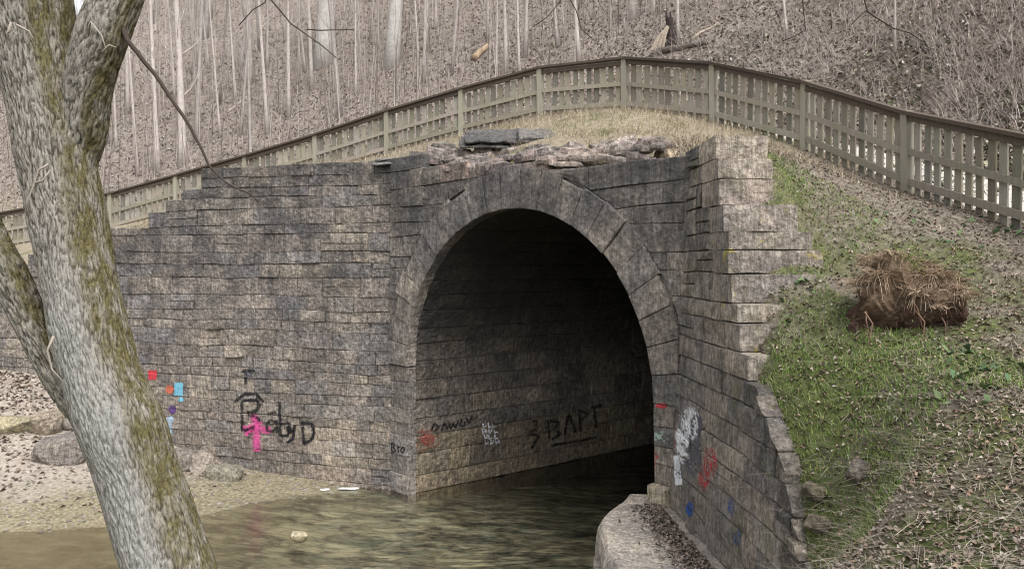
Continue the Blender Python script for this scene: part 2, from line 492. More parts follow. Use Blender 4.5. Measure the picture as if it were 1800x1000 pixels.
class TPS:
    def __init__(s, P, lam=0.02):
        n = len(P)
        d2 = ((P[:, None, :2] - P[None, :, :2]) ** 2).sum(-1)
        A = np.zeros((n + 3, n + 3))
        A[:n, :n] = tps(d2) + lam * np.eye(n)
        A[:n, n] = 1; A[:n, n + 1:] = P[:, :2]
        A[n, :n] = 1; A[n + 1:, :n] = P[:, :2].T
        b = np.zeros(n + 3); b[:n] = P[:, 2]
        s.w = np.linalg.solve(A, b); s.P = P; s.n = n
    def __call__(s, x, y):
        x = np.atleast_1d(np.asarray(x, float)); y = np.atleast_1d(np.asarray(y, float))
        out = np.empty(x.shape)
        fx, fy, fo = x.ravel(), y.ravel(), out.ravel()
        for i in range(0, fx.size, 8192):
            d2 = (fx[i:i + 8192, None] - s.P[None, :, 0]) ** 2 + (fy[i:i + 8192, None] - s.P[None, :, 1]) ** 2
            fo[i:i + 8192] = tps(d2) @ s.w[:s.n] + s.w[s.n] + s.w[s.n + 1] * fx[i:i + 8192] + s.w[s.n + 2] * fy[i:i + 8192]
        return fo.reshape(x.shape)
T_UP = TPS(CPN)

def vnoise(x, y, f, seed):
    """cheap smooth noise from sines (vectorised)"""
    rs = np.random.RandomState(seed)
    o = np.zeros_like(x)
    for k in range(7):
        a = rs.uniform(0, 6.28); ff = f * rs.uniform(.6, 1.7)
        o += np.sin((x * math.cos(a) + y * math.sin(a)) * ff + rs.uniform(0, 6.28) + 1.3 * np.sin(ff * .6 * (x * math.sin(a) - y * math.cos(a)) + k))
    return o / 7.0

def h_up(x, y):
    x = np.atleast_1d(np.asarray(x, float)); y = np.atleast_1d(np.asarray(y, float))
    z = T_UP(x, y)
    amp = 0.05 + 0.10 * np.clip((y - 26) / 10, 0, 1)
    return z + amp * vnoise(x, y, 2.2, 5) + 0.025 * vnoise(x, y, 7.0, 9)

def h1(x, y): return float(h_up(x, y)[0])

# outline of the sunk stream valley that is not part of the upper ground sheet
def off(P, n, k): return (P.x + n.x * k, P.y + n.y * k)
FRONT = [(-45, 29.5), off(W1A + W1U * 20, W1N, -.3), off(W1A, W1N, -.3), off(HM + HU * -2.9, HN, -.35), off(HM + HU * 2.9, HN, -.35),
         off(W3A, W3N, -.35), off(W3A + W3U * 2.2, W3N, -.30), off(W3A + W3U * 2.5, W3N, -.22), off(W3A + W3U * 3.0, W3N, -.09), off(W3A + W3U * 4.5, W3N, -.09), (1.9, 6.3), (1.4, 7.6), (0.5, 8.9), (-3, 9.1), (-8, 9.3), (-45, 10.5)]

def inside(poly, x, y):
    r = np.zeros(x.shape, bool)
    n = len(poly)
    for i in range(n):
        x0, y0 = poly[i]; x1, y1 = poly[(i + 1) % n]
        c = (y0 > y) != (y1 > y)
        with np.errstate(divide='ignore', invalid='ignore'):
            xi = (x1 - x0) * (y - y0) / (y1 - y0 + 1e-12) + x0
        r ^= c & (x < xi)
    return r

def axis(bounds):
    o = []
    for a, b, s in bounds:
        o += list(np.arange(a, b - 1e-6, s))
    return np.array(o + [bounds[-1][1]])

def grid_sheet(name, xs, ys, hf, mat, cut=None):
    X, Y = np.meshgrid(xs, ys)
    Z = hf(X, Y)
    nx, ny = len(xs), len(ys)
    idx = np.arange(nx * ny).reshape(ny, nx)
    q = np.stack([idx[:-1, :-1], idx[:-1, 1:], idx[1:, 1:], idx[1:, :-1]], -1).reshape(-1, 4)
    cxm = (X[:-1, :-1] + X[1:, 1:]).ravel() / 2; cym = (Y[:-1, :-1] + Y[1:, 1:]).ravel() / 2
    if cut is not None: q = q[~inside(cut, cxm, cym)]
    V = np.stack([X.ravel(), Y.ravel(), Z.ravel()], -1)
    o = np_mesh(name, V, q, np.ones((len(V), 3)), mat)
    o.data.polygons.foreach_set('use_smooth', [True] * len(o.data.polygons))
    return o

xs = axis([(-90, -30, 2.0), (-30, -18, .6), (-18, 9, .14), (9, 24, .5), (24, 100, 2.0)])
ys = axis([(-12, -1, .5), (-1, 27, .14), (27, 45, .45), (45, 110, 1.6)])
hill = grid_sheet('hill_terrain', xs, ys, h_up, M['hill'], FRONT)
tag(hill, 'leaf covered wooded hill, mound over the culvert and mossy bank', 'hill', kind='structure')

# pale gravel path that runs along behind the fence
FV = np.array([p[:2] for p in FENCE])
def fence_side(x, y):
    """signed distance behind the fence line (positive on the hill side)"""
    x = np.asarray(x, float); y = np.asarray(y, float)
    best = np.full(x.shape, 1e9); sg = np.zeros(x.shape)
    for a, b in zip(FV[:-1], FV[1:]):
        t = b - a; L2 = (t ** 2).sum()
        f = np.clip(((x - a[0]) * t[0] + (y - a[1]) * t[1]) / L2, 0, 1)
        dx, dy = x - a[0] - t[0] * f, y - a[1] - t[1] * f
        d = np.hypot(dx, dy); c = -(t[0] * (y - a[1]) - t[1] * (x - a[0]))
        m_ = d < best
        best = np.where(m_, d, best); sg = np.where(m_, np.sign(c), sg)
    return best * sg
def mat_path():
    N = NT('pale_gravel')
    c = N.mix(N.ramp(N.noise(14, 8, 0.7), 0.3, 0.7), (0.26, 0.24, 0.21), (0.52, 0.495, 0.455))
    c = N.mix(N.ramp(N.noise(2.0, 6, 0.65), 0.52, 0.66, 0, 0.6), c, (0.27, 0.225, 0.185))
    return N.done(c, 0.95, N.bump(N.noise(40, 5), 0.6, 0.02), 0.1)
M['path'] = mat_path()
rows = []
NP_ = 120
for i in range(NP_ + 1):
    f = i / NP_ * (len(FV) - 1); k = min(int(f), len(FV) - 2)
    p = FV[k] + (FV[k + 1] - FV[k]) * (f - k)
    t = FV[min(k + 2, len(FV) - 1)] - FV[max(k - 1, 0)]; t = t / np.hypot(*t)
    n = np.array([t[1], -t[0]]); n = n if n @ np.array([.5, 1]) > 0 else -n
    wl = .35 + .12 * math.sin(i * .9); wr = 2.7 + .18 * math.sin(i * .7 + 1)
    rows.append([p + n * (wl + (wr - wl) * j / 12) for j in range(13)])
rows = np.array(rows); PX, PY = rows[..., 0], rows[..., 1]
PZ = h_up(PX, PY) + .05
PZ[:, 0] -= .12; PZ[:, -1] -= .12
idx = np.arange((NP_ + 1) * 13).reshape(NP_ + 1, 13)
q = np.stack([idx[:-1, :-1], idx[:-1, 1:], idx[1:, 1:], idx[1:, :-1]], -1).reshape(-1, 4)
o = np_mesh('path', np.stack([PX.ravel(), PY.ravel(), PZ.ravel()], -1), q, np.ones((PX.size, 3)), M['path'])
o.data.polygons.foreach_set('use_smooth', [True] * len(o.data.polygons))
tag(o, 'pale gravel path running behind the wooden fence', 'path', kind='structure')

# lower sheet: stream bed, gravel bar, foot of the walls
LP = [(-7.78, 12.1, 0), (-6.24, 12.3, 0), (-4.83, 13.0, 0), (-4, 13.9, 0), (-3.1, 14.35, 0.0), (-2.5, 14.5, -.05), (-2.0, 13.9, -.15), (-12, 11.9, 0), (-20, 11.8, 0),
      (-6.78, 15.83, .5), (-8.5, 16.2, .85), (-9.54, 16.7, 1.6), (-11.03, 17.2, 1.8), (-14, 18.2, 2.0), (-20, 19.5, 2.3), (-5.5, 15.4, .22), (-4.5, 15.1, .10), (-3.6, 14.9, .06),
      (-8.3, 15.2, .85), (-9.6, 15.5, 1.25), (-11, 15.6, 1.3), (-7, 14.4, .36), (-9, 13.9, .55), (-11.5, 13.8, .55), (-6, 13.6, .22), (-15, 13.8, .6), (-20, 14, .6),
      (-7.5, 10.8, -.35), (-4, 11.5, -.35), (-2, 12.5, -.38), (0, 10.5, -.4), (0, 12.4, -.4), (-8, 9, -.4), (-20, 9, -.4), (3, 14.5, -.4), (8, 18.5, -.4), (15, 24, -.4), (24, 31, -.4),
      (1, 8, -.4), (-2, 6, -.4), (-12, 6, -.4), (2.5, 4, -.4), (-40, 9, -.4), (-40, 14, .6), (-40, 22, 2.4), (0, 22, -.4), (10, 10, -.4), (30, 20, -.4), (-10, 24, 2), (-20, 26, 2.5), (-40, 30, 3), (-4, 18.5, .1)]
T_LO = TPS(np.array(LP, float), 0.01)
def h_lo(x, y):
    x = np.atleast_1d(np.asarray(x, float)); y = np.atleast_1d(np.asarray(y, float))
    z = T_LO(x, y)
    return z + .03 * vnoise(x, y, 3.0, 21) + .018 * vnoise(x, y, 9.0, 22)
bed = grid_sheet('stream_bed', axis([(-45, -16, .8), (-16, 5, .12), (5, 32, .8)]), axis([(2, 9, .5), (9, 18.5, .12), (18.5, 34, .8)]), h_lo, M['bed'])
tag(bed, 'pale gravel bar and stony bed of the stream', 'stream bed', kind='structure')

wx = axis([(-45, -14, 3), (-14, 4, .5), (4, 32, 3)]); wy = axis([(2, 20, .5), (20, 34, 2)])
water = grid_sheet('stream_water', wx, wy, lambda x, y: np.zeros_like(x), M['water'])
tag(water, 'shallow clear greenish brown stream water running into the tunnel', 'water', kind='structure')

# ------------------------------------------------------------------ masonry
def clip(poly, p, n):
    """keep the part of a convex polygon where (q - p).n <= 0"""
    o = []
    m = len(poly)
    for i in range(m):
        a, b = poly[i], poly[(i + 1) % m]
        da = (a[0] - p[0]) * n[0] + (a[1] - p[1]) * n[1]
        db = (b[0] - p[0]) * n[0] + (b[1] - p[1]) * n[1]
        if da <= 0: o.append(a)
        if da * db < 0:
            t = da / (da - db)
            o.append((a[0] + (b[0] - a[0]) * t, a[1] + (b[1] - a[1]) * t))
    return o

def area(p):
    return 0.5 * sum(p[i][0] * p[(i + 1) % len(p)][1] - p[(i + 1) % len(p)][0] * p[i][1] for i in range(len(p)))

def stone(poly, mp, depth, joint=.0004, bulge=(.002, .018), jit=.0032, rng=random):
    """one rough-faced stone over the 2-D outline; mp(u, v, h) gives the point h metres proud of the wall face"""
    if area(poly) < 0: poly = poly[::-1]
    c = (sum(p[0] for p in poly) / len(poly), sum(p[1] for p in poly) / len(poly))
    pts = []
    m = len(poly)
    lens = [math.dist(poly[i], poly[(i + 1) % m]) for i in range(m)]
    for i in range(m):
        a, b = poly[i], poly[(i + 1) % m]
        pts.append(a)
        if m <= 5 and lens[i] > 0.28: pts.append(((a[0] + b[0]) / 2, (a[1] + b[1]) / 2))
    def shrink(q, k):
        dx, dy = q[0] - c[0], q[1] - c[1]
        l = math.hypot(dx, dy) + 1e-9
        ex, ey = abs(dx) / l, abs(dy) / l
        return (q[0] - math.copysign(min(k, abs(dx)), dx) * (1 if ex > .15 else 0), q[1] - math.copysign(min(k, abs(dy)), dy) * (1 if ey > .15 else 0))
    o = [shrink(p, joint + rng.uniform(0, jit)) for p in pts]
    n = len(o)
    base = rng.uniform(-.012, .012) + (rng.uniform(.0, .03) if rng.random() < .12 else 0) - (rng.uniform(.006, .018) if rng.random() < .08 else 0)
    vs = [mp(p[0], p[1], -depth) for p in o]
    vs += [mp(p[0], p[1], base - rng.uniform(0.0, .004)) for p in o]
    k2 = [shrink(p, rng.uniform(.004, .015)) for p in o]
    vs += [mp(p[0], p[1], base + rng.uniform(*bulge)) for p in k2]
    cc = (c[0] + rng.uniform(-.06, .06), c[1] + rng.uniform(-.025, .025))
    vs.append(mp(cc[0], cc[1], base + rng.uniform(bulge[0], bulge[1] * 1.25)))
    fs = []
    for i in range(n):
        j = (i + 1) % n
        fs.append((i, j, j + n, i + n))
        fs.append((i + n, j + n, j + 2 * n, i + 2 * n))
        fs.append((i + 2 * n, j + 2 * n, 3 * n))
    return vs, fs

PAL_W = [(.212, .194, .172), (.235, .213, .182), (.198, .184, .166), (.188, .179, .170), (.226, .206, .180), (.21, .188, .17), (.176, .170, .166)]
def tint(pal, lo=.82, hi=1.18):
    c = random.choice(pal); k = U(lo, hi)
    return tuple(x * k for x in c)

class Wall:
    """a wall thing: the biggest-looking 290 stones are parts, what is over is one joined part"""
    def __init__(s, name, label, loc, mat, cat='wall'):
        s.root = empty(name, loc); tag(s.root, label, cat)
        s.mat = mat; s.items = []; s.allv = []; s.allf = []
    def put(s, vs, fs, col, name='stone', mat=None, must=False):
        c = sum((Vector(v) for v in vs), Vector()) / len(vs)
        dist = (c - cam.location).length
        r = max((Vector(v) - c).length for v in vs)
        inview = abs(c.x / max(c.y, .1)) < .68 and c.y > 1 and (CAMZ - c.z) / max(c.y, .1) < .40
        s.items.append((-(1e6 if must else 0) - (r / dist) * (1 if inview else .05), vs, fs, col, name, mat or s.mat))
        b = len(s.allv); s.allv += [tuple(v) for v in vs]; s.allf += [tuple(i + b for i in f) for f in fs]
    def finish(s, limit=290):
        s.items.sort(key=lambda t: t[0])
        for it in s.items[:limit]:
            m = MB(); m.add(it[1], it[2], it[3]); m.build(it[4], it[5], s.root)
        if len(s.items) > limit:
            m = MB()
            for it in s.items[limit:]: m.add(it[1], it[2], it[3])
            tag(m.build('remaining_stones', s.mat, s.root), kind='stuff')
        s.bvh = BVHTree.FromPolygons(s.allv, s.allf)

def courses(z0, z1, lo, hi):
    o = [z0]
    while o[-1] < z1 - lo * .6: o.append(o[-1] + U(lo, hi))
    return o

def interp(tab, x):
    for (a, b), (c, d) in zip(tab[:-1], tab[1:]):
        if a <= x <= c: return b + (d - b) * (x - a) / (c - a)
    return tab[0][1] if x < tab[0][0] else tab[-1][1]

# --- left wing wall
def wav(u, z, seed, amp=.045):
    return z + amp * noise.noise(Vector((u * .55, z * 1.7, seed))) + amp * .5 * noise.noise(Vector((u * 1.9, z * 3, seed + 5)))
def pieces(u, L, z0, z1, seed, amp=.045, psplit=.10):
    """outline of one stone between two slightly wavering bed joints, now and then two thin ones"""
    q = [(u + U(-.01, .01), wav(u, z0, seed, amp)), (u + L + U(-.01, .01), wav(u + L, z0, seed, amp)), (u + L + U(-.01, .01), wav(u + L, z1, seed, amp)), (u + U(-.01, .01), wav(u, z1, seed, amp))]
    if z1 - z0 > .22 and R() < psplit:
        f = U(.38, .62); a = (q[0][0] * (1 - f) + q[3][0] * f, q[0][1] * (1 - f) + q[3][1] * f); b = (q[1][0] * (1 - f) + q[2][0] * f, q[1][1] * (1 - f) + q[2][1] * f)
        return [[q[0], q[1], b, a], [a, b, q[2], q[3]]]
    return [q]
def w1_t(px):
    k = (px - CX) / FPX
    return (k * W1A.y - W1A.x) / (W1U.x - k * W1U.y)
W1TOP = []
for px, py in ((690, 282), (580, 291), (386, 291), (382, 300), (345, 304), (342, 325), (302, 345), (262, 372), (258, 385), (200, 402), (100, 440), (0, 468), (-150, 485), (-260, 490)):
    t = w1_t(px); d = W1A.y + W1U.y * t
    W1TOP.append((t, CAMZ + (HY - py) / FPX * d))
def w1_map(u, z, h):
    k = -0.02 * (z - 2)          # slight batter
    p = W1A + W1U * u + W1N * (h - (-k) * 0)
    p = W1A + W1U * u + W1N * (h + k)
    return Vector((p.x, p.y, z))
w1 = Wall('wing_wall', 'long coursed sandstone wing wall with stepped top behind the gravel bar', (W1A.x + W1U.x * 6, W1A.y + W1U.y * 6, 0), M['stone_w'])
zs = courses(-.35, 5.9, .17, .34)
zs = [-.35 + (z + .35) * (5.95 + .35) / (zs[-1] + .35) for z in zs]
for k in range(len(zs) - 1):
    z0, z1 = zs[k], zs[k + 1]
    u = -.05 + (0.0 if k % 2 else -.0)
    first = True
    while u < W1L:
        L = (z1 - z0) * U(1.3, 3.1)
        if first: L *= U(.5, 1.0); first = False
        um = u + L / 2
        if z1 <= interp(W1TOP, um) + .10:
            if z1 > interp(W1TOP, um) - .25: col = tint(PAL_W, .7, 1.0)
            else: col = tint(PAL_W)
            lowish = max(0, 1 - z1 / 3.0)
            col = (col[0] * (.90 + .16 * lowish), col[1] * (.905 + .13 * lowish), col[2] * (.925 + .06 * lowish))
            for poly in pieces(u, L, z0, z1, 1.0):
                vs, fs = stone(poly, w1_map, .30)
                kk = U(.9, 1.1); w1.put(vs, fs, tuple(x * kk for x in col))
        u += L
w1.finish()
# solid core behind the face stones, stepping with the top
def core(name, mp, edges, topf, zb, h0, h1, parent):
    m = MB()
    for a, b in zip(edges[:-1], edges[1:]):
        zt = min(topf(a), topf((a + b) / 2), topf(b)) - .16
        q = [mp(a, zb, h0), mp(b, zb, h0), mp(b, zt, h0), mp(a, zt, h0), mp(a, zb, h1), mp(b, zb, h1), mp(b, zt, h1), mp(a, zt, h1)]
        m.add(q, [(0, 1, 2, 3), (4, 7, 6, 5), (3, 2, 6, 7), (0, 3, 7, 4), (1, 5, 6, 2), (0, 4, 5, 1)])
    return m.build(name, M['mortar'], parent)
core('mortar_core', w1_map, list(np.linspace(.0, W1L, 40)), lambda u: interp(W1TOP, u), -.4, -.043, -.6, w1.root)

# --- headwall with the arch
HTOP = [(-3.3, 6.0), (-2.5, 5.95), (-2.0, 5.80), (-1.2, 5.66), (0, 5.62), (1.2, 5.55), (2.0, 5.52), (3.2, 5.46)]
def hw_map(u, z, h):
    p = HM + HU * u + HN * h
    return Vector((p.x, p.y, z))
def hw_map_tau(u, z, h):        # the depth of ring stones follows the skewed barrel
    p = HM + HU * u + (HN * h if h > -.1 else TAU * (-h))
    return Vector((p.x, p.y, z))
hw = Wall('arch_headwall', 'sandstone headwall with voussoir ring around the round tunnel arch', (HM.x, HM.y, 0), M['stone_h'])
PAL_H = [(.195, .182, .166), (.178, .168, .156), (.215, .195, .175), (.158, .152, .148), (.228, .21, .186)]
NV = 23
for i in range(NV):
    a0, a1 = math.pi * i / NV, math.pi * (i + 1) / NV
    ro = ROUT + U(-.04, .05) + (0.08 if i == NV // 2 else 0)
    poly = [(RIN * math.cos(a0), SPR + RIN * math.sin(a0)), (ro * math.cos(a0), SPR + ro * math.sin(a0)),
            (ro * math.cos(a1), SPR + ro * math.sin(a1)), (RIN * math.cos(a1), SPR + RIN * math.sin(a1))]
    poly = clip(poly, (3.02, 0), (1, 0)); poly = clip(poly, (-3.2, 0), (-1, 0))
    vs, fs = stone(poly, lambda u, z, h: hw_map_tau(u, z, h + .03 if h > -.1 else h), .15, .0025, (.004, .014), .003)
    k = U(.85, 1.2)
    hw.put(vs, fs, tuple(x * k for x in random.choice([(.218, .204, .187), (.203, .188, .173), (.19, .18, .17), (.23, .211, .188)])), 'voussoir', must=True)
zs = courses(-.35, 6.0, .21, .36)
zs[min(range(len(zs)), key=lambda i: abs(zs[i] - SPR))] = SPR
for k in range(len(zs) - 1):
    z0, z1 = zs[k], zs[k + 1]
    zm = (z0 + z1) / 2
    # quoins of the two jambs below the springing
    spans = []
    if zm < SPR:
        z1c = min(z1, SPR) if z0 < SPR else z1
        spans = [(-3.2, -RIN), (RIN, 2.95)]
    else:
        spans = [(-3.2, 2.98 + .02 * k)]
    for (a, b) in spans:
        u = a
        while u < b - .02:
            L = min(U(.4, .95), b - u) if zm >= SPR else b - u
            if b - (u + L) < .2: L = b - u
            um = u + L / 2
            poly = [(u, wav(u, z0, 2)), (u + L, wav(u + L, z0, 2)), (u + L, wav(u + L, z1, 2)), (u, wav(u, z1, 2))]
            if zm < SPR and z1 > SPR: poly = [(u, z0), (u + L, z0), (u + L, SPR), (u, SPR)]
            if zm >= SPR or z1 > SPR:
                cx, cz = um, zm - SPR
                r = math.hypot(cx, cz)
                if zm >= SPR:
                    # cut by the tangent of the ring's outer circle nearest to the stone
                    q = min(poly, key=lambda p: math.hypot(p[0], max(p[1] - SPR, 0)))
                    th = math.atan2(max(cz, .02), cx)
                    n = (math.cos(th), math.sin(th))
                    poly = clip(poly, (n[0] * ROUT, SPR + n[1] * ROUT), (-n[0], -n[1]))
            top = interp(HTOP, um)
            if len(poly) >= 3 and abs(area(poly)) > .008 and zm < top - .02:
                poly = clip(poly, (0, top + U(-.05, .06)), (0, 1))
                if len(poly) >= 3 and abs(area(poly)) > .008:
                    col = tint(PAL_H)
                    if zm < 1.2: col = tuple(x * 1.3 for x in col)
                    if zm > 5.35 and abs(um) < 1.9: col = tint([(.30, .235, .205), (.27, .225, .20)], .85, 1.1)
                    vs, fs = stone(poly, hw_map_tau if zm < SPR else hw_map, .15 if zm < SPR else .3)
                    hw.put(vs, fs, col)
            u += L
hw.finish()
# core of the headwall: strips that stop at the ring
m = MB()
ue = list(np.linspace(-3.15, 2.95, 43))
for a, b in zip(ue[:-1], ue[1:]):
    um = (a + b) / 2
    zb = -.4 if abs(um) > RIN + .03 else SPR + math.sqrt(max((RIN + .08) ** 2 - min(abs(a), abs(b)) ** 2, 0))
    zt = min(interp(HTOP, a), interp(HTOP, b)) - .15
    q = [hw_map(x, z, h) for h in (-.043, -.50) for x, z in ((a, zb), (b, zb), (b, zt), (a, zt))]
    m.add(q, [(0, 1, 2, 3), (4, 7, 6, 5), (3, 2, 6, 7), (0, 3, 7, 4), (1, 5, 6, 2), (0, 4, 5, 1)])
m.build('mortar_core', M['mortar'], hw.root)

# --- right wing wall, seen at a grazing angle, its top stepping down towards the viewer
W3TOP = [(0, 5.47), (1.2, 5.45), (1.6, 4.7), (2.0, 3.85), (2.3, 3.28), (2.8, 2.85), (3.34, 2.40), (3.7, 1.90), (4.7, 1.1)]
def w3_map(u, z, h):
    p = W3A + W3U * u + W3N * (h - .045 * z)
    return Vector((p.x, p.y, z))
w3 = Wall('wing_wall', 'dark streaked wing wall running towards the viewer beside the mossy bank', (W3A.x + W3U.x * 2, W3A.y + W3U.y * 2, .9), M['stone_r'])
PAL_R = [(.22, .206, .186), (.195, .185, .17), (.245, .226, .195), (.178, .17, .162), (.228, .205, .182)]

def rough_box(ax, ay, az, org, dims, n=(4, 3, 2), amp=.02, seed=0):
    """a quarried block: box of dims along three axes from org, faces subdivided and worn"""
    L, W, H = dims
    bm = bmesh.new()
    nx, ny, nz = n
    vid = {}
    def v(i, j, k):
        if (i, j, k) not in vid:
            q = Vector((i / nx * L, j / ny * W, k / nz * H))
            e = sum((t in (0, mx)) for t, mx in ((i, nx), (j, ny), (k, nz)))
            cen = Vector((L / 2, W / 2, H / 2))
            if e >= 2: q += (cen - q).normalized() * amp * (.6 if e == 2 else 1.2)
            q += Vector((noise.noise(q * 5 + Vector((seed, 0, 0))), noise.noise(q * 5 + Vector((0, seed, 9))), noise.noise(q * 5 + Vector((3, 5, seed))))) * amp * 1.3
            vid[(i, j, k)] = bm.verts.new(org + ax * q.x + ay * q.y + az * q.z)
        return vid[(i, j, k)]
    for i in range(nx):
        for j in range(ny):
            for k in (0, nz):
                f = [v(i, j, k), v(i + 1, j, k), v(i + 1, j + 1, k), v(i, j + 1, k)]
                bm.faces.new(f if k else f[::-1])
    for i in range(nx):
        for k in range(nz):
            for j in (0, ny):
                f = [v(i, j, k), v(i + 1, j, k), v(i + 1, j, k + 1), v(i, j, k + 1)]
                bm.faces.new(f[::-1] if j else f)
    for j in range(ny):
        for k in range(nz):
            for i in (0, nx):
                f = [v(i, j, k), v(i, j + 1, k), v(i, j + 1, k + 1), v(i, j, k + 1)]
                bm.faces.new(f if i else f[::-1])
    bm.normal_update()
    bm.verts.index_update()
    vs = [x.co.copy() for x in bm.verts]; fs = [tuple(x.index for x in f.verts) for f in bm.faces]
    bm.free()
    return vs, fs

zs = courses(.55, 5.6, .18, .31)
zs[-1] = 5.47
A3 = Vector((W3U.x, W3U.y, 0)); B3 = Vector((-W3N.x, -W3N.y, 0)); Z3 = Vector((0, 0, 1))
for k in range(len(zs) - 1):
    z0, z1 = zs[k], zs[k + 1]
    ue = 4.6
    for t in np.linspace(4.6, 0, 93):
        if interp(W3TOP, t) >= (z1 - .04 if z1 > 2.95 else z0): ue = t; break
    ue += U(-.03, .05)
    big = z1 > 2.95
    end = U(.42, .7) if big else 0
    u = 0.02
    while u < ue - end - .02:
        L = min(U(.3, .75), ue - end - u)
        if ue - end - (u + L) < .14: L = ue - end - u
        for poly in pieces(u, L, z0, z1, 3.0, .03, .22):
            if z1 <= 2.95:
                um = u + L / 2; zt = interp(W3TOP, um); sl = (interp(W3TOP, um + .2) - interp(W3TOP, um - .2)) / .4
                poly = clip(poly, (um, zt + U(-.02, .02)), (-sl, 1))
                if len(poly) < 3 or abs(area(poly)) < .004: continue
            mossy = z1 <= 2.95 and max(p[1] for p in poly) > interp(W3TOP, u + L) - .12
            vs, fs = stone(poly, w3_map, .3, .001, (.003, .028), .006)
            w3.put(vs, fs, tint(PAL_R, .6, .8) if mossy else tint(PAL_R), mat=M['stone_m'] if mossy else None)
        u += L
    if big:      # the block at the end of the course, its light end face towards the viewer
        thick = interp([(2.4, .55), (3.2, .85), (4.0, .98), (4.4, .90), (4.7, .62), (5.5, .62)], (z0 + z1) / 2) + U(-.05, .05)
        o = w3_map(ue - end, z0 + .006, 0.012)
        vs, fs = rough_box(A3, B3, Z3, o, (end, thick, z1 - z0 - .012), (3, 5, 3), .009, k * 3.1)
        w3.put(vs, fs, tint([(.275, .25, .215), (.295, .268, .23), (.255, .232, .205), (.285, .25, .22)], .9, 1.12), 'end_block', M['stone_e'], must=True)
w3.finish()
m = MB()
us = list(np.linspace(.0, 4.6, 47))
for a, b in zip(us[:-1], us[1:]):
    zt = interp(W3TOP, b + .35) - .2
    if zt < .6: continue
    q = [w3_map(x, z, h) for h in (-.043, -.5) for x, z in ((a, .5), (b, .5), (b, zt), (a, zt))]
    m.add(q, [(0, 1, 2, 3), (4, 7, 6, 5), (3, 2, 6, 7), (0, 3, 7, 4), (1, 5, 6, 2), (0, 4, 5, 1)])
m.build('mortar_core', M['mortar'], w3.root)

# --- the barrel of the tunnel
TL = 30.0
PROF = []            # (length along the profile) -> position in the headwall plane; from the left foot over the crown to the right foot
HL = SPR + .35
PL = HL * 2 + math.pi * RIN
def prof(p):
    if p < HL: return (-RIN, -.35 + p), (1, 0)
    if p < HL + math.pi * RIN:
        a = math.pi - (p - HL) / RIN
        return (RIN * math.cos(a), SPR + RIN * math.sin(a)), (-math.cos(a), -math.sin(a))
    q = p - HL - math.pi * RIN
    return (RIN, SPR - q), (-1, 0)
def tb_map(l, p, h):
    (s, z), (ns, nz) = prof(p)
    q = HM + HU * (s + ns * (h - .02)) + TAU * l
    return Vector((q.x, q.y, z + nz * (h - .02)))
tb = Wall('tunnel_barrel', 'sooty stone barrel vault, gloom painted in with depth, inside the arch over the water', (HM.x + TAU.x * 4, HM.y + TAU.y * 4, 0), M['stone_t'], 'tunnel')
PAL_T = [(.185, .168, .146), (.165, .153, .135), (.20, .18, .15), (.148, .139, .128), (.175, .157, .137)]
ps = [0.0]
while ps[-1] < PL - .15:
    ps.append(min(ps[-1] + U(.27, .38), PL))
ps[-1] = PL
for k in range(len(ps) - 1):
    p0, p1 = ps[k], ps[k + 1]
    l = .12
    while l < TL:
        L = U(.45, 1.0) if l < 11 else U(1.2, 2.4)
        if l == .12: L *= U(.4, 1)
        (s_, z_), _ = prof((p0 + p1) / 2)
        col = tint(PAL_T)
        if l > 4.5: col = tuple(x * max(.55, 1 - (l - 4.5) * .09) for x in col)  # fall-off of daylight with depth put into the stone colour
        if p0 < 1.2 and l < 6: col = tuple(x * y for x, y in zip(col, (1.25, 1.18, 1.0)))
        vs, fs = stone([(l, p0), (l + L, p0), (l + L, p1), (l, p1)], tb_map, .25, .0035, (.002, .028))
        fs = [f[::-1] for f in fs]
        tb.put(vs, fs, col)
        l += L
tb.finish()
m = MB()
pp = list(np.linspace(0, PL, 50))
for a, b in zip(pp[:-1], pp[1:]):
    m.add([tb_map(.3, a, -.03), tb_map(TL, a, -.03), tb_map(TL, b, -.03), tb_map(.3, b, -.03), tb_map(.3, a, -.4), tb_map(TL, a, -.4), tb_map(TL, b, -.4), tb_map(.3, b, -.4)],
          [(0, 3, 2, 1), (4, 5, 6, 7), (0, 1, 5, 4), (3, 7, 6, 2), (0, 4, 7, 3), (1, 2, 6, 5)])
m.build('mortar_lining', M['mortar'], tb.root)
m = MB()
fan = [tb_map(TL - .1, p, -.05) for p in pp]; fan2 = [tb_map(TL + .3, p, -.05) for p in pp]
nn = len(fan)
m.add(fan + fan2, [tuple(range(nn)), tuple(range(2 * nn - 1, nn - 1, -1))] + [(i, i + nn, i + nn + 1, i + 1) for i in range(nn - 1)])
m.build('end_light_stop', M['mortar'], tb.root)  # unseen stop added to keep daylight out of the far end

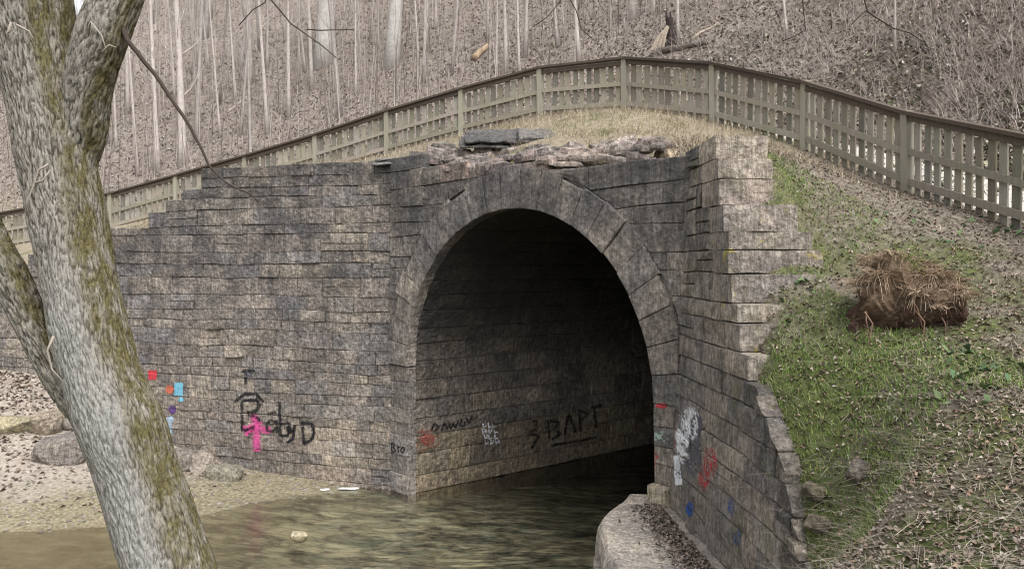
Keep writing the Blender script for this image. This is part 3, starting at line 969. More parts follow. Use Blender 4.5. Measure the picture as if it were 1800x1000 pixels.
# ------------------------------------------------------------------ ledge along the foot of the right wing wall
def grid_solid(mb, P, zb, nu, nv, col):
    """closed slab: top surface P(u, v) in 0..1, skirt down to zb"""
    vs, fs = [], []
    for j in range(nv + 1):
        for i in range(nu + 1): vs.append(P(i / nu, j / nv))
    idx = lambda i, j: j * (nu + 1) + i
    for j in range(nv):
        for i in range(nu): fs.append((idx(i, j), idx(i + 1, j), idx(i + 1, j + 1), idx(i, j + 1)))
    ring = [idx(i, 0) for i in range(nu + 1)] + [idx(nu, j) for j in range(1, nv + 1)] + [idx(i, nv) for i in range(nu - 1, -1, -1)] + [idx(0, j) for j in range(nv - 1, 0, -1)]
    prev = ring
    levels = 4
    for q in range(1, levels + 1):
        cur = []
        for r in ring:
            p = vs[r]; f = q / levels
            z = p.z + (zb - p.z) * f
            n_ = noise.noise(Vector((p.x * 3, p.y * 3, z * 4))) * .03
            vs.append(Vector((p.x - .02 + n_, p.y + n_, z))); cur.append(len(vs) - 1)
        for a in range(len(ring)):
            b = (a + 1) % len(ring)
            fs.append((prev[a], cur[a], cur[b], prev[b]))
        prev = cur
    fs.append(tuple(prev))
    mb.add(vs, fs, col)
led = empty('stone_ledge', (1.5, 8.0, 0)); tag(led, 'pale flat topped stone ledge at the foot of the streaked wing wall', 'ledge')
def ledge_top(x0, xc, zt, y1, yc, wob):
    def P(u, v):
        y = 5.3 + (y1 - 5.3) * v
        xl = x0 if y < yc else x0 + (xc - x0) * ((y - yc) / (y1 - yc))
        xr = W3A.x + W3U.x * (10.04 - y) + .15 if y < 10.0 else W3A.x + .15 - (y - 10.0) * .1
        u2 = u ** 1.25
        x = xl + (xr - xl) * u2
        e = min(u * 12, 1); ev = min((1 - v) * 30, 1)
        z = zt - .07 * (1 - e) ** 2 - .08 * (1 - ev) ** 2 + noise.noise(Vector((x * 1.6, y * 1.6, wob))) * .035 + noise.noise(Vector((x * 6, y * 6, wob))) * .016
        x += noise.noise(Vector((y * 2.2, wob, 1))) * .05 * (1 - u)
        return Vector((x, y, z))
    return P
m = MB(); grid_solid(m, ledge_top(1.0, 1.62, 1.0, 10.7, 9.4, 2.0), .55, 16, 70, (.40, .37, .325)); m.build('top_course', M['rock'], led)
m = MB(); grid_solid(m, ledge_top(.93, 1.5, .74, 10.6, 9.2, 7.0), -.45, 6, 60, (.33, .305, .26)); m.build('lower_course', M['rock'], led)
jb = MB(); vs, fs = rough_box(Vector((HU.x, HU.y, 0)), Vector((TAU.x, TAU.y, 0)), Z3, hw_map(2.58, .97, .10), (.30, .35, .27), (3, 3, 3), .018, 5.0)
jb.add(vs, fs, (.40, .36, .28)); o = jb.build('stone_block', M['rock'])
tag(o, 'small pale block on the ledge under the arch jamb', 'stone block')

# ------------------------------------------------------------------ rocks
def rock(name, label, cat, c, dims, rz=0, seed=0, col=(.28, .25, .21), mat=None, parent=None, group=None, sub=3, flat=.55, sink=.25):
    bm = bmesh.new()
    bmesh.ops.create_icosphere(bm, subdivisions=sub, radius=1.0)
    rng = random.Random(seed)
    planes = []
    for _ in range(9):
        n = Vector((rng.gauss(0, 1), rng.gauss(0, 1), rng.gauss(0, .8))).normalized(); planes.append((n, rng.uniform(flat, .92)))
    planes.append((Vector((rng.uniform(-.2, .2), rng.uniform(-.2, .2), 1)).normalized(), flat))
    ca, sa = math.cos(rz), math.sin(rz)
    vs = []
    for v in bm.verts:
        p = v.co.copy()
        for n, d in planes:
            k = p.dot(n) - d
            if k > 0: p -= n * k * .92
        p *= 1 + .10 * noise.noise(p * 2.2 + Vector((seed, 0, 0)))
        p += Vector((noise.noise(p * 6), noise.noise(p * 6 + Vector((7, 0, 0))), noise.noise(p * 6 + Vector((0, 7, seed))))) * .03
        x, y, z = p.x * dims[0], p.y * dims[1], p.z * dims[2]
        vs.append(Vector((c[0] + x * ca - y * sa, c[1] + x * sa + y * ca, c[2] + z + dims[2] * (flat - sink))))
    bm.verts.index_update()
    fs = [tuple(x.index for x in f.verts) for f in bm.faces]
    bm.free()
    m = MB(); m.add(vs, fs, col)
    if parent is None and label:
        o = m.build(name, mat or M['rock'])
        tag(o, label, cat, group)
    else:
        o = m.build(name, mat or M['rock'], parent)
    return o

def hit_lo(px, py):
    for d in np.arange(9, 19, .02):
        p = at(px, py, d)
        if p.z <= float(h_lo(p.x, p.y)[0]): return p
    return at(px, py, 15)
def hit_up(px, py, d0, d1=90, step=.05):
    ds = np.arange(d0, d1, step)
    x = (px - CX) / FPX * ds; z = CAMZ + (HY - py) / FPX * ds
    g = h_up(x, ds)
    k = np.argmax(z <= g)
    if not (z <= g).any(): return None
    return Vector((x[k], ds[k], g[k]))

ROCKS = [  # px, py (foot), half sizes, turn, colour, label
    (108, 806, (.46, .40, .46), .4, (.25, .225, .20), 'large angular grey boulder on the gravel bar beside the leaning trunk'),
    (84, 752, (.42, .34, .40), .9, (.30, .26, .20), 'brown slanted boulder lying just above the large angular grey one'),
    (120, 752, (.30, .24, .28), .2, (.31, .28, .25), 'small pale rock wedged between two boulders by the leaning trunk'),
    (15, 752, (.66, .30, .26), .05, (.27, .25, .175), 'flat yellowish mossy slab at the picture\'s left edge'),
    (316, 822, (.34, .30, .42), .7, (.23, .21, .18), 'rounded grey boulder against the wing wall touching the mossy trunk'),
    (357, 824, (.33, .28, .36), 1.3, (.30, .27, .23), 'pale angular boulder, middle one of three below the wing wall'),
    (394, 840, (.36, .28, .30), .1, (.25, .24, .19), 'low pointed boulder nearest the black lettering under the wing wall'),
    (527, 940, (.14, .12, .11), .5, (.37, .34, .25), 'small pale rock poking out of the shallow water'),
]
for i, (px, py, dm, rz, col, lab) in enumerate(ROCKS):
    p = hit_lo(px, py)
    z = p.z if i < 7 else -.04
    if i == 7: p = at(527, 940, CAMZ * FPX / (940 - HY))
    rock('boulder' if i != 7 else 'rock', lab, 'boulder' if i != 7 else 'rock', (p.x, p.y, z), dm, rz, i * 7 + 3, col, flat=.45, sink=.12)
for px, py, dm, col, lab in ((570, 861, (.10, .05, .03), (.75, .74, .72), 'short white scrap lying at the water\'s edge below the wall'),
                             (612, 862, (.20, .05, .03), (.78, .77, .75), 'long white scrap lying at the water\'s edge below the wall')):
    p = hit_lo(px, py)
    rock('washed_up_scrap', lab, 'litter', (p.x, p.y, max(p.z, 0.01)), dm, .1, int(px), col, M['litter'])

# slab and broken stones on the crown of the mound
def slab(name, label, cat, px0, px1, py, d, th, depth, col, seed, tilt=0.0):
    a = at(px0, py, d); b = at(px1, py, d)
    ax = (b - a); L = ax.length; ax.normalize()
    ay = Vector((-ax.y, ax.x, 0)).normalized(); az = Vector((0, 0, 1))
    ay = (ay * math.cos(tilt) + az * math.sin(tilt)); az = ax.cross(ay)
    m = MB()
    for q in range(3):
        l0, l1 = (U(0, .12), U(.80, 1.0)) if q else (0, 1)
        vs, fs = rough_box(ax, ay, az, a + ax * (L * l0) + az * (th * q * .92) + ay * U(.0, .10), (L * (l1 - l0), depth * U(.75, 1), th), (12, 7, 2), th * .5, seed + q * 4.4)
        m.add(vs, fs, tuple(c * U(.75, 1.25) for c in (col[1],)) * 3)
    o = m.build(name, M['rock'])
    tag(o, label, cat)
    return o
slab('rock_slab', 'dark flat rock slab overhanging the broken wall top above the arch', 'rock slab', 806, 922, 262, 13.5, .05, .95, (.095, .088, .082), 3.0, .42)
slab('rock_slab', 'smaller grey rock slab beside the dark overhanging one', 'rock slab', 906, 980, 256, 13.45, .045, .75, (.115, .107, .098), 8.0, .38)
slab('rock_slab', 'thin flat stone capping the corner where wing wall meets headwall', 'rock slab', 652, 694, 289, 14.3, .04, .5, (.24, .225, .19), 5.0, .02)
rock('rock', 'tan pointed rock on the straw beside the end of the wing wall', 'rock', (2.15, 11.0, h1(2.15, 11.0)), (.20, .22, .16), .4, 77, (.38, .32, .24))
for i in range(95):
    u = U(-2.6, 2.4); bk = U(-.04, .75); p = HM + HU * u - HN * bk
    z = interp(HTOP, u) - .13 + bk * .40 + U(-.03, .05)
    rz = math.atan2(HU.y, HU.x) + random.gauss(0, .35); tl = U(-.25, .25)
    ax = Vector((math.cos(rz) * math.cos(tl), math.sin(rz) * math.cos(tl), math.sin(tl))); ay = Vector((-math.sin(rz), math.cos(rz), U(-.2, .3))).normalized(); az = ax.cross(ay).normalized()
    dm = (U(.14, .52), U(.14, .34), U(.06, .17)); k = U(.8, 1.15)
    vs, fs = rough_box(ax, ay, az, Vector((p.x, p.y, z)) - ax * dm[0] / 2, dm, (3, 2, 2), min(dm) * .2, i * 2.3)
    m = MB(); m.add(vs, fs, tuple(x * k for x in random.choice([(.27, .228, .21), (.235, .208, .19), (.20, .185, .17), (.31, .28, .255)])))
    m.build('rubble_stone', M['rock'], hw.root)
GUL = [(1512, 835, (.13, .12, .12), (.15, .135, .115), 'grey rock standing at the head of the little gully'),
       (1432, 868, (.15, .12, .09), (.13, .12, .085), 'mossy rock under the overhang at the gully\'s edge'),
       (1440, 925, (.14, .12, .09), (.15, .13, .10), 'brown rock at the bottom of the gully beside the wall')]
for i, (px, py, dm, col, lab) in enumerate(GUL):
    p = hit_up(px, py, 4.5, 12, .01)
    rock('rock', lab, 'rock', (p.x, p.y, p.z), dm, i, 300 + i, col)

# ------------------------------------------------------------------ fence
fen = empty('wooden_fence', FENCE[5]); tag(fen, 'weathered wooden picket fence curving over the top of the culvert', 'fence')
def box_between(a, b, w, h, up=Vector((0, 0, 1)), col=(1, 1, 1), mb=None, taper=0):
    """bar from a to b, w wide across, h high (along up)"""
    d = (b - a).normalized(); s = d.cross(up).normalized(); u = s.cross(d).normalized()
    vs = []
    for p in (a, b):
        for i, j in ((-1, -1), (1, -1), (1, 1), (-1, 1)): vs.append(p + s * (i * w / 2) + u * (j * h / 2))
    mb.add(vs, [(0, 3, 2, 1), (4, 5, 6, 7), (0, 1, 5, 4), (1, 2, 6, 5), (2, 3, 7, 6), (3, 0, 4, 7)], col)
FP = [Vector(p) for p in FENCE]
for i, p in enumerate(FP):
    m = MB(); k = U(.85, 1.1)
    lean = Vector((U(-.02, .02), U(-.02, .02), 0))
    t = (FP[min(i + 1, NF - 1)] - FP[max(i - 1, 0)]); t.z = 0; t.normalize()
    box_between(p + Vector((0, 0, -.3)), p + Vector((0, 0, 1.17)) + lean, .125, .125, t, (k, k, k), m)
    m.build('post', M['post'], fen)
for i in range(NF - 1):
    a, b = FP[i], FP[i + 1]
    t = (b - a); th = Vector((t.x, t.y, 0)).normalized()
    n = Vector((th.y, -th.x, 0))
    if n.dot(-(a + b) / 2) < 0: n = -n        # towards the viewer
    zz = lambda h, o=0.0: (a + Vector((0, 0, h)) + n * o, b + Vector((0, 0, h)) + n * o)
    s = U(-.015, .015)
    trim = t.normalized() * .066
    for nm, h, w, hh, o, mt in (('cap_board', 1.155, .17, .05, .02, 'cap'), ('upper_rail', 1.07, .045, .09, .025, 'cap'), ('middle_rail', .60, .045, .09, .02, 'wood'), ('bottom_rail', .19, .045, .10, .02, 'wood')):
        m = MB(); p, q = zz(h, o); k = U(.8, 1.15)
        if nm == 'upper_rail': k *= 1.35
        if nm != 'cap_board': p = p + trim; q = q - trim
        else: p = p + t.normalized() * .004; q = q - t.normalized() * .004
        if nm != 'cap_board': p = p + Vector((0, 0, U(-.02, .02))); q = q + Vector((0, 0, U(-.02, .02)))
        box_between(p, q, w, hh, Vector((0, 0, 1)), (k * U(.95, 1.05), k, k * U(.95, 1.05)), m)
        m.build(nm, M[mt], fen)
    L = t.length; cnt = max(3, int(round((L - .13) / .205)))
    for j in range(cnt):
        f = (.10 + (L - .20) * (j + .5) / cnt) / L
        g = a + t * f - n * .028
        gz = h1(g.x, g.y)
        lo = min(g.z - .05, gz + .02) if i < 5 else g.z + U(-.02, .02)
        m = MB(); k = U(.55, 1.25)
        g_ = U(-.05, .05); c = (k * (1 + g_), k, k * (1 - g_))
        tl = Vector((th.x, th.y, 0)) * U(-.025, .025)
        box_between(Vector((g.x, g.y, max(lo, g.z - .16))), Vector((g.x, g.y, g.z + 1.06 + U(-.06, .01))) + tl, .028 if True else 0, U(.105, .13), th, c, m)
        m.build('picket', M['wood'], fen)

# ------------------------------------------------------------------ graffiti: thin paint films lying on the stone faces
P_COL = {'black': (.012, .012, .014), 'pink': (.55, .08, .25), 'red': (.45, .04, .055), 'orange': (.52, .14, .08), 'sky': (.17, .44, .58), 'purple': (.10, .05, .17),
         'pale_blue': (.30, .38, .46), 'white': (.72, .73, .75), 'mint': (.36, .46, .40), 'blue': (.035, .09, .30), 'grey': (.10, .10, .12), 'dull_red': (.30, .09, .07)}
PM = {}
def paint(c, cover=.5):
    if (c, cover) not in PM: PM[(c, cover)] = mat_paint('spray_paint_' + c, P_COL[c], cover)
    return PM[(c, cover)]
CAMV = Vector((0, 0, CAMZ))
def project(wall, px, py):
    d = (at(px, py, 1.0) - CAMV).normalized()
    loc, nor, i, dist = wall.bvh.ray_cast(CAMV, d)
    if loc is None: return None
    return loc - d * .012
def film(wall, cells, col, label=None, cover=.5):
    """cells: list of polylines of (px, py, strength) rows -> strip mesh"""
    m = MB()
    for rows in cells:
        idx = []
        for row in rows:
            r = []
            for (x, y, k) in row:
                p = project(wall, x, y)
                if p is None: r.append(None)
                else:
                    m.v.append(tuple(p)); m.c.append((k, k, k)); r.append(len(m.v) - 1)
            idx.append(r)
        for a, b in zip(idx[:-1], idx[1:]):
            for i in range(len(a) - 1):
                q = (a[i], a[i + 1], b[i + 1], b[i])
                if None in q: continue
                P = [Vector(m.v[t]) for t in q]
                if max((P[0] - P[2]).length, (P[1] - P[3]).length) > .30: continue
                m.f.append(q)
    if not m.f: return
    o = m.build('graffiti', paint(col, cover), wall.root)
    if label: o['label'] = label
    return o
def stroke(pts, w):
    rows = []
    Pq = [Vector(p) for p in pts]
    dense = [Pq[0]]
    for a, b in zip(Pq[:-1], Pq[1:]):
        n = max(1, int((b - a).length / 2.5))
        for i in range(1, n + 1): dense.append(a + (b - a) * i / n)
    for i, p in enumerate(dense):
        d = dense[min(i + 1, len(dense) - 1)] - dense[max(i - 1, 0)]
        if d.length < 1e-6: d = Vector((1, 0))
        n = Vector((-d.y, d.x)).normalized()
        rows.append([(p.x + n.x * w * k, p.y + n.y * w * k, s) for k, s in ((-.75, .0), (-.4, .72), (0, 1.0), (.4, .72), (.75, .0))])
    return rows
def blob(cx, cy, wx, wy, square=False):
    rows = []
    n = 12
    for j in range(n + 1):
        row = []
        for i in range(n + 1):
            a, b = i / n * 2 - 1, j / n * 2 - 1
            r = max(abs(a), abs(b)) if square else math.hypot(a, b)
            row.append((cx + a * wx / 2, cy + b * wy / 2, max(0, min(1, (1.0 - r) * (6 if square else 2.2)))))
        rows.append(row)
    return rows
B = [stroke(s, 6.2) for s in ([(424, 653), (448, 651)], [(432, 652), (432, 676)], [(412, 706), (430, 692), (450, 692), (463, 706)], [(425, 706), (426, 758)],
     [(425, 704), (450, 702), (457, 712), (449, 722), (434, 725)], [(434, 727), (455, 735), (454, 748), (428, 757)], [(470, 727), (486, 724)],
     [(485, 742), (476, 738), (468, 745), (470, 756), (480, 758), (486, 750)], [(486, 738), (488, 761)], [(491, 706), (493, 766)], [(493, 746), (507, 742), (511, 755), (505, 765), (494, 766)],
     [(505, 748), (508, 760), (517, 757)], [(518, 746), (515, 770), (504, 778)], [(531, 742), (534, 779)], [(528, 742), (548, 744), (552, 760), (546, 774), (533, 779)])]
film(w1, B, 'black', 'black sprayed lettering on the wing wall', .66)
film(w1, [blob(436, 657, 26, 22)], 'grey', None, .45)
film(w1, [stroke([(447, 728), (449, 750), (452, 793)], 17), stroke([(427, 754), (450, 751), (476, 757)], 15), stroke([(432, 765), (446, 748), (462, 742)], 8)], 'pink', 'bright pink sprayed cross over the black lettering', .62)
film(w1, [blob(268, 659, 17, 19, True)], 'red', 'small red painted square', .6)
film(w1, [blob(298, 684, 19, 20)], 'orange', None, .75)
film(w1, [blob(314, 684, 17, 26, True), blob(318, 702, 14, 12)], 'sky', 'small sky blue painted rectangle', .62)
film(w1, [blob(303, 720, 18, 20)], 'purple', None, .75)
film(w1, [blob(299, 737, 18, 18), stroke([(299, 742), (299, 762)], 8)], 'pale_blue', None, .7)
film(hw, [stroke(s, 2.6) for s in ([(688, 778), (689, 796)], [(688, 778), (694, 781), (691, 786), (696, 791), (689, 796)], [(699, 784), (700, 795)], [(699, 786), (704, 784)], [(708, 785), (711, 790), (708, 796), (704, 791), (708, 785)])], 'black', 'small black letters on the arch jamb', .8)
film(tb, [stroke(s, 3.5) for s in ([(733, 788), (742, 752), (752, 785)], [(735, 774), (775, 766)], [(735, 760), (772, 752)], [(736, 792), (775, 780)])] + [blob(752, 772, 42, 40)], 'dull_red', 'faded red scribble near the tunnel mouth', .45)
film(tb, [stroke(s, 3.5) for s in ([(758, 756), (764, 744), (772, 750), (762, 758)], [(776, 757), (781, 742), (787, 755)], [(790, 742), (792, 754), (797, 744), (801, 752), (806, 738)], [(812, 736), (808, 748), (816, 748), (817, 740)], [(820, 734), (824, 744), (830, 730)])], 'black', 'black scrawled word on the tunnel wall', .7)
WS = []
for r in range(4):
    y0 = 748 + r * 9.5; x0 = 848 + r * 1.6
    for q in range(3):
        xa = x0 + q * 9 + U(-1, 1)
        WS.append(stroke([(xa + U(-1, 1), y0 - 4 + U(-1, 1)), (xa + U(0, 2), y0 + 4), (xa + U(2, 5), y0 + U(-3, 3)), (xa + U(4, 7), y0 + U(1, 4))], 2.6))
        if R() < .6: WS.append(stroke([(xa + U(3, 5), y0 - 4), (xa + U(5, 8), y0 + U(-2, 0)), (xa + U(2, 5), y0 + U(0, 2))], 2.4))
film(tb, WS, 'white', 'white scrawled lines of writing on the tunnel wall', .8)
film(tb, [stroke(s, 7) for s in ([(935, 738), (945, 742), (940, 755), (932, 758)], [(932, 762), (946, 766), (934, 788)], [(963, 738), (966, 770)], [(966, 738), (982, 742), (975, 754), (986, 762), (970, 772)],
     [(992, 765), (1000, 725), (1012, 760)], [(1018, 720), (1020, 758)], [(1018, 722), (1034, 726), (1022, 738)], [(1040, 716), (1058, 712)], [(1045, 716), (1048, 752)], [(968, 783), (1050, 768)])], 'black', 'large black bubble letters deep in the tunnel', .55)
film(hw, [blob(1162, 713, 28, 14)], 'red', None, .6)
film(hw, [stroke(s, 4) for s in ([(1134, 758), (1136, 775), (1142, 762), (1146, 776)], [(1150, 760), (1150, 774), (1157, 774)], [(1160, 759), (1167, 759), (1161, 767), (1168, 776)])] + [blob(1150, 767, 40, 22)], 'mint', 'pale mint scribble on the right jamb', .5)
film(hw, [stroke([(1147, 790), (1148, 826)], 9), stroke([(1139, 804), (1156, 803)], 7)], 'red', 'red sprayed cross on the right jamb', .7)
film(hw, [blob(1136, 802, 16, 26)], 'pale_blue', None, .4)
film(w3, [stroke([(1182, 738), (1184, 758), (1182, 786)], 8)], 'red', None, .7)
film(w3, [blob(1193, 766, 17, 34), stroke([(1188, 800), (1190, 824), (1193, 852)], 12)], 'white', 'bright white sprayed patch on the streaked wing wall', .8)
film(w3, [blob(1213, 745, 50, 90), blob(1200, 785, 34, 90)], 'white', None, .52)
film(w3, [blob(1218, 795, 46, 130), blob(1224, 745, 34, 60)], 'grey', None, .50)
film(w3, [blob(1248, 812, 44, 90), blob(1238, 842, 36, 60)], 'red', 'blurred red sprayed patch on the streaked wing wall', .34)
film(w3, [blob(1212, 894, 17, 34)], 'blue', 'small blue sprayed patch low on the streaked wing wall', .75)
film(w3, [blob(1297, 944, 26, 44), blob(1285, 890, 20, 60)], 'blue', None, .30)

# ------------------------------------------------------------------ the big leaning tree in front
def tree_mesh(path, depthf, nring, nside, seed, ridge=.010):
    """path rows: (py, centre px, width px) -> ridged trunk; returns verts, faces, tint"""
    path = sorted(path, key=lambda r: -r[0])
    ys = [p[0] for p in path]
    vs, fs, cs = [], [], []
    pts = []
    for i in range(nring + 1):
        f = i / nring * (len(path) - 1)
        k = min(int(f), len(path) - 2); w = f - k
        def cr(c):
            p0 = path[max(k - 1, 0)][c]; p1 = path[k][c]; p2 = path[k + 1][c]; p3 = path[min(k + 2, len(path) - 1)][c]
            return .5 * ((2 * p1) + (-p0 + p2) * w + (2 * p0 - 5 * p1 + 4 * p2 - p3) * w * w + (-p0 + 3 * p1 - 3 * p2 + p3) * w ** 3)
        y, x, wd = cr(0), cr(1), cr(2)
        d = depthf(y)
        pts.append((at(x, y, d), wd * d / FPX / 2))
    for i, (p, r) in enumerate(pts):
        t = (pts[min(i + 1, nring)][0] - pts[max(i - 1, 0)][0]).normalized()
        x = Vector((1, 0, 0)); x = (x - t * x.dot(t)).normalized(); y = t.cross(x)
        for k in range(nside):
            a = 2 * math.pi * k / nside
            n = x * math.cos(a) + y * math.sin(a)
            q = p + n * r
            big = noise.noise(q * 2.6 + Vector((seed, 0, 0))) * r * .10
            wv = .5 * noise.noise(q * 6.0)
            rid = noise.noise(Vector((math.cos(a + wv * .22) * r * 78, math.sin(a + wv * .22) * r * 78, q.z * 13.0 + seed)))
            rid = min(1.0, abs(rid) * 3.0) * 2 - 1
            q = q + n * (big + ridge * rid)
            vs.append(q)
            # lichen on the middle left, moss on the right flank and in the crotch
            na = n.x * .9 - n.y * .25
            wob = noise.noise(Vector((q.x * 3, q.z * 2.2, seed))) * .35
            moss = min(1, max(0, min(1, (n.x - .34 + wob * .55) * 3.6)) + .45 * max(0, min(1, (-n.x - .68 + wob) * 3)))
            lich = max(0, min(1, 1.3 - abs(n.x + .10 + wob) * 1.5)) * max(0.15, min(1, (4.5 - q.z) / .9))
            cs.append((lich * (1 - moss), moss, rid * .5 + .5))
    for i in range(nring):
        for k in range(nside):
            a, b = i * nside + k, i * nside + (k + 1) % nside
            fs.append((a, b, b + nside, a + nside))
    fs.append(tuple(range(nside - 1, -1, -1))); fs.append(tuple(nring * nside + k for k in range(nside)))
    return vs, fs, cs
TD = 4.5
big_tree = empty('leaning_tree', (-1.85, 4.5, h1(-1.85, 4.5))); tag(big_tree, 'large leaning forked tree with mossy flank in front of the wall', 'tree')
main = [(1330, 375, 235), (1230, 350, 180), (1120, 322, 158), (1000, 296, 146), (875, 258, 138), (750, 212, 138), (625, 168, 128), (500, 140, 122), (400, 123, 122), (300, 104, 120), (200, 87, 126), (120, 69, 130), (40, 54, 136), (-60, 40, 138), (-200, 26, 132), (-420, -10, 110), (-700, -60, 80), (-1000, -90, 50)]
vs, fs, cs = tree_mesh(main, lambda y: TD + .10 * math.sin((y + 200) / 300), 640, 260, 1.0, .0042)
m = MB(); m.add(vs, fs, cs); m.build('trunk', M['bark'], big_tree, True)
limb = [(420, 112, 30), (330, 128, 56), (240, 141, 76), (160, 152, 80), (80, 174, 84), (0, 203, 80), (-80, 236, 74), (-200, 290, 64), (-330, 380, 52), (-420, 520, 44)]
vs, fs, cs = tree_mesh(limb, lambda y: TD + .12 * max(0, min(1, (y - 60) / 200)), 200, 110, 4.0, .006)
m = MB(); m.add(vs, fs, cs); limb_o = m.build('limb', M['bark'], big_tree, True)
stem = [(790, 190, 44), (720, 150, 56), (640, 98, 58), (560, 52, 56), (480, 14, 56), (400, -28, 54), (300, -60, 56), (150, -140, 50), (-100, -260, 40)]
vs, fs, cs = tree_mesh(stem, lambda y: TD + .12, 200, 96, 8.0, .010)
cs = [(a * .4, min(1, b * .7 + .35), q) for a, b, q in cs]
m = MB(); m.add(vs, fs, cs); m.build('side_stem', M['bark'], big_tree, True)
TW = (.055, .042, .035)
def branch(pts, r0, r1, d, name='branch', col=TW, n=6, dd=0.0, parent=None):
    P = [at(x, y, d + dd * i / len(pts)) for i, (x, y) in enumerate(pts)]
    # refine and roughen
    Q = []
    for a, b in zip(P[:-1], P[1:]):
        k = max(1, int((b - a).length / .06))
        for i in range(k): Q.append(a + (b - a) * i / k)
    Q.append(P[-1])
    Q = [q + Vector((noise.noise(q * 9), noise.noise(q * 9 + Vector((5, 0, 0))), noise.noise(q * 9 + Vector((0, 5, 0))))) * .010 for q in Q]
    rr = [(r0 + (r1 - r0) * i / (len(Q) - 1)) * (1 + .35 * max(0, noise.noise(q * 14))) for i, q in enumerate(Q)]
    m = MB(); m.tube(Q, rr, n, col)
    return m.build(name, M['twig'], parent or big_tree, True)
branch([(205, 30), (225, 72), (270, 130), (295, 165), (335, 225), (352, 260), (368, 292), (380, 305), (410, 328), (440, 342), (455, 355)], .016, .004, TD - .05, parent=limb_o)
over = branch([(520, -420), (760, -330), (1000, -280), (1300, -250), (1560, -230), (1800, -240)], .05, .02, 5.0, 'overhead_branch', (.10, .09, .075), 8)
branch([(300, -210), (400, -190), (480, -170)], .02, .009, TD, 'branch', TW, parent=limb_o)
for pts, r0 in (([(470, -172), (463, -80), (465, 5), (445, 18), (420, 45)], .008), ([(463, -80), (475, 0), (510, 42), (560, 75), (592, 102)], .006),
                ([(990, -282), (990, -90), (1003, 2), (1012, 20), (1022, 50), (1040, 68)], .008), ([(990, -90), (985, 2), (960, 32), (936, 48)], .005),
                ([(1400, -243), (1408, -90), (1412, 5), (1416, 52), (1396, 65), (1376, 74)], .009), ([(1500, -235), (1515, -90), (1520, 5), (1524, 20), (1570, 50), (1600, 58), (1628, 78)], .010), ([(1523, 18), (1510, 30), (1496, 43)], .005),
                ([(540, 52), (590, 54), (620, 52)], .0035)):
    branch(pts, r0, .0028, 5.0 if pts[0][0] > 800 else TD, 'hanging_twig', TW, 5, parent=over if pts[0][0] > 800 else limb_o)
for pts in ([(85, 290), (68, 300), (60, 325), (50, 350), (44, 375)], [(62, 322), (75, 318), (88, 300)], [(20, 40), (12, 60), (22, 52)], [(155, 60), (160, 40), (178, 62), (186, 88)], [(95, 590), (84, 615), (90, 650), (110, 672)], [(30, 45), (50, 55), (58, 70)], [(178, 90), (192, 78), (205, 84)]):
    branch(pts, .007, .003, TD - .30, 'twig', (.30, .26, .22), 5)
# ------------------------------------------------------------------ trees on the wooded slope
def hill_tree(base, r, top_off, height, seed, name, label, group, col, twigs=22):
    rng = random.Random(seed)
    t = empty(name, base); tag(t, label, 'tree', group)
    n = 11
    P, Rr = [], []
    kx, ky = rng.uniform(-.5, .5), rng.uniform(-.5, .5)
    for i in range(n):
        f = i / (n - 1)
        w = .05 * height ** .5 * math.sin(f * 5 + seed) * f
        P.append(Vector((base.x + top_off[0] * f + w * kx, base.y + top_off[1] * f + w * ky, base.z - .15 - r * 1.6 + (height + .15 + r * 1.6) * f)))
        Rr.append(r * (1 - .72 * f) * (1.0 + .55 * math.exp(-f * 28)) * rng.uniform(.93, 1.07))
    m = MB(); m.tube(P, Rr, 9 if r > .1 else 6, col); m.build('trunk', M['bark_far'], t, True)
    m = MB()
    for _ in range(twigs):
        f = rng.uniform(.22, .97); k = f * (n - 1); i = min(int(k), n - 2)
        p = P[i].lerp(P[i + 1], k - i)
        a = rng.uniform(0, 6.28); L = height * rng.uniform(.05, .16) * (1.2 - f * .6)
        d = Vector((math.cos(a), math.sin(a), rng.uniform(.5, 1.4))).normalized()
        q = [p]
        for s in range(3):
            d = (d + Vector((rng.uniform(-.3, .3), rng.uniform(-.3, .3), rng.uniform(0, .35)))).normalized()
            q.append(q[-1] + d * L / 3)
        rb = max(.006, r * .22 * (1 - f * .5))
        m.tube(q, [rb, rb * .7, rb * .45, rb * .2], 4, col, False)
        if L > .6:
            for s in (1, 2):
                d2 = (d + Vector((rng.uniform(-.9, .9), rng.uniform(-.9, .9), rng.uniform(-.1, .6)))).normalized()
                m.tube([q[s], q[s] + d2 * L * .3, q[s] + d2 * L * .55 + Vector((0, 0, L * .08))], [rb * .5, rb * .35, rb * .15], 3, col, False)
    m.build('crown', M['twig'], t)
    return t
ORD = 'first second third fourth fifth sixth seventh eighth ninth tenth eleventh twelfth thirteenth fourteenth fifteenth sixteenth seventeenth eighteenth nineteenth twentieth'.split()
ORD += ['twenty-' + o for o in ORD[:9]] + ['thirtieth'] + ['thirty-' + o for o in ORD[:9]]
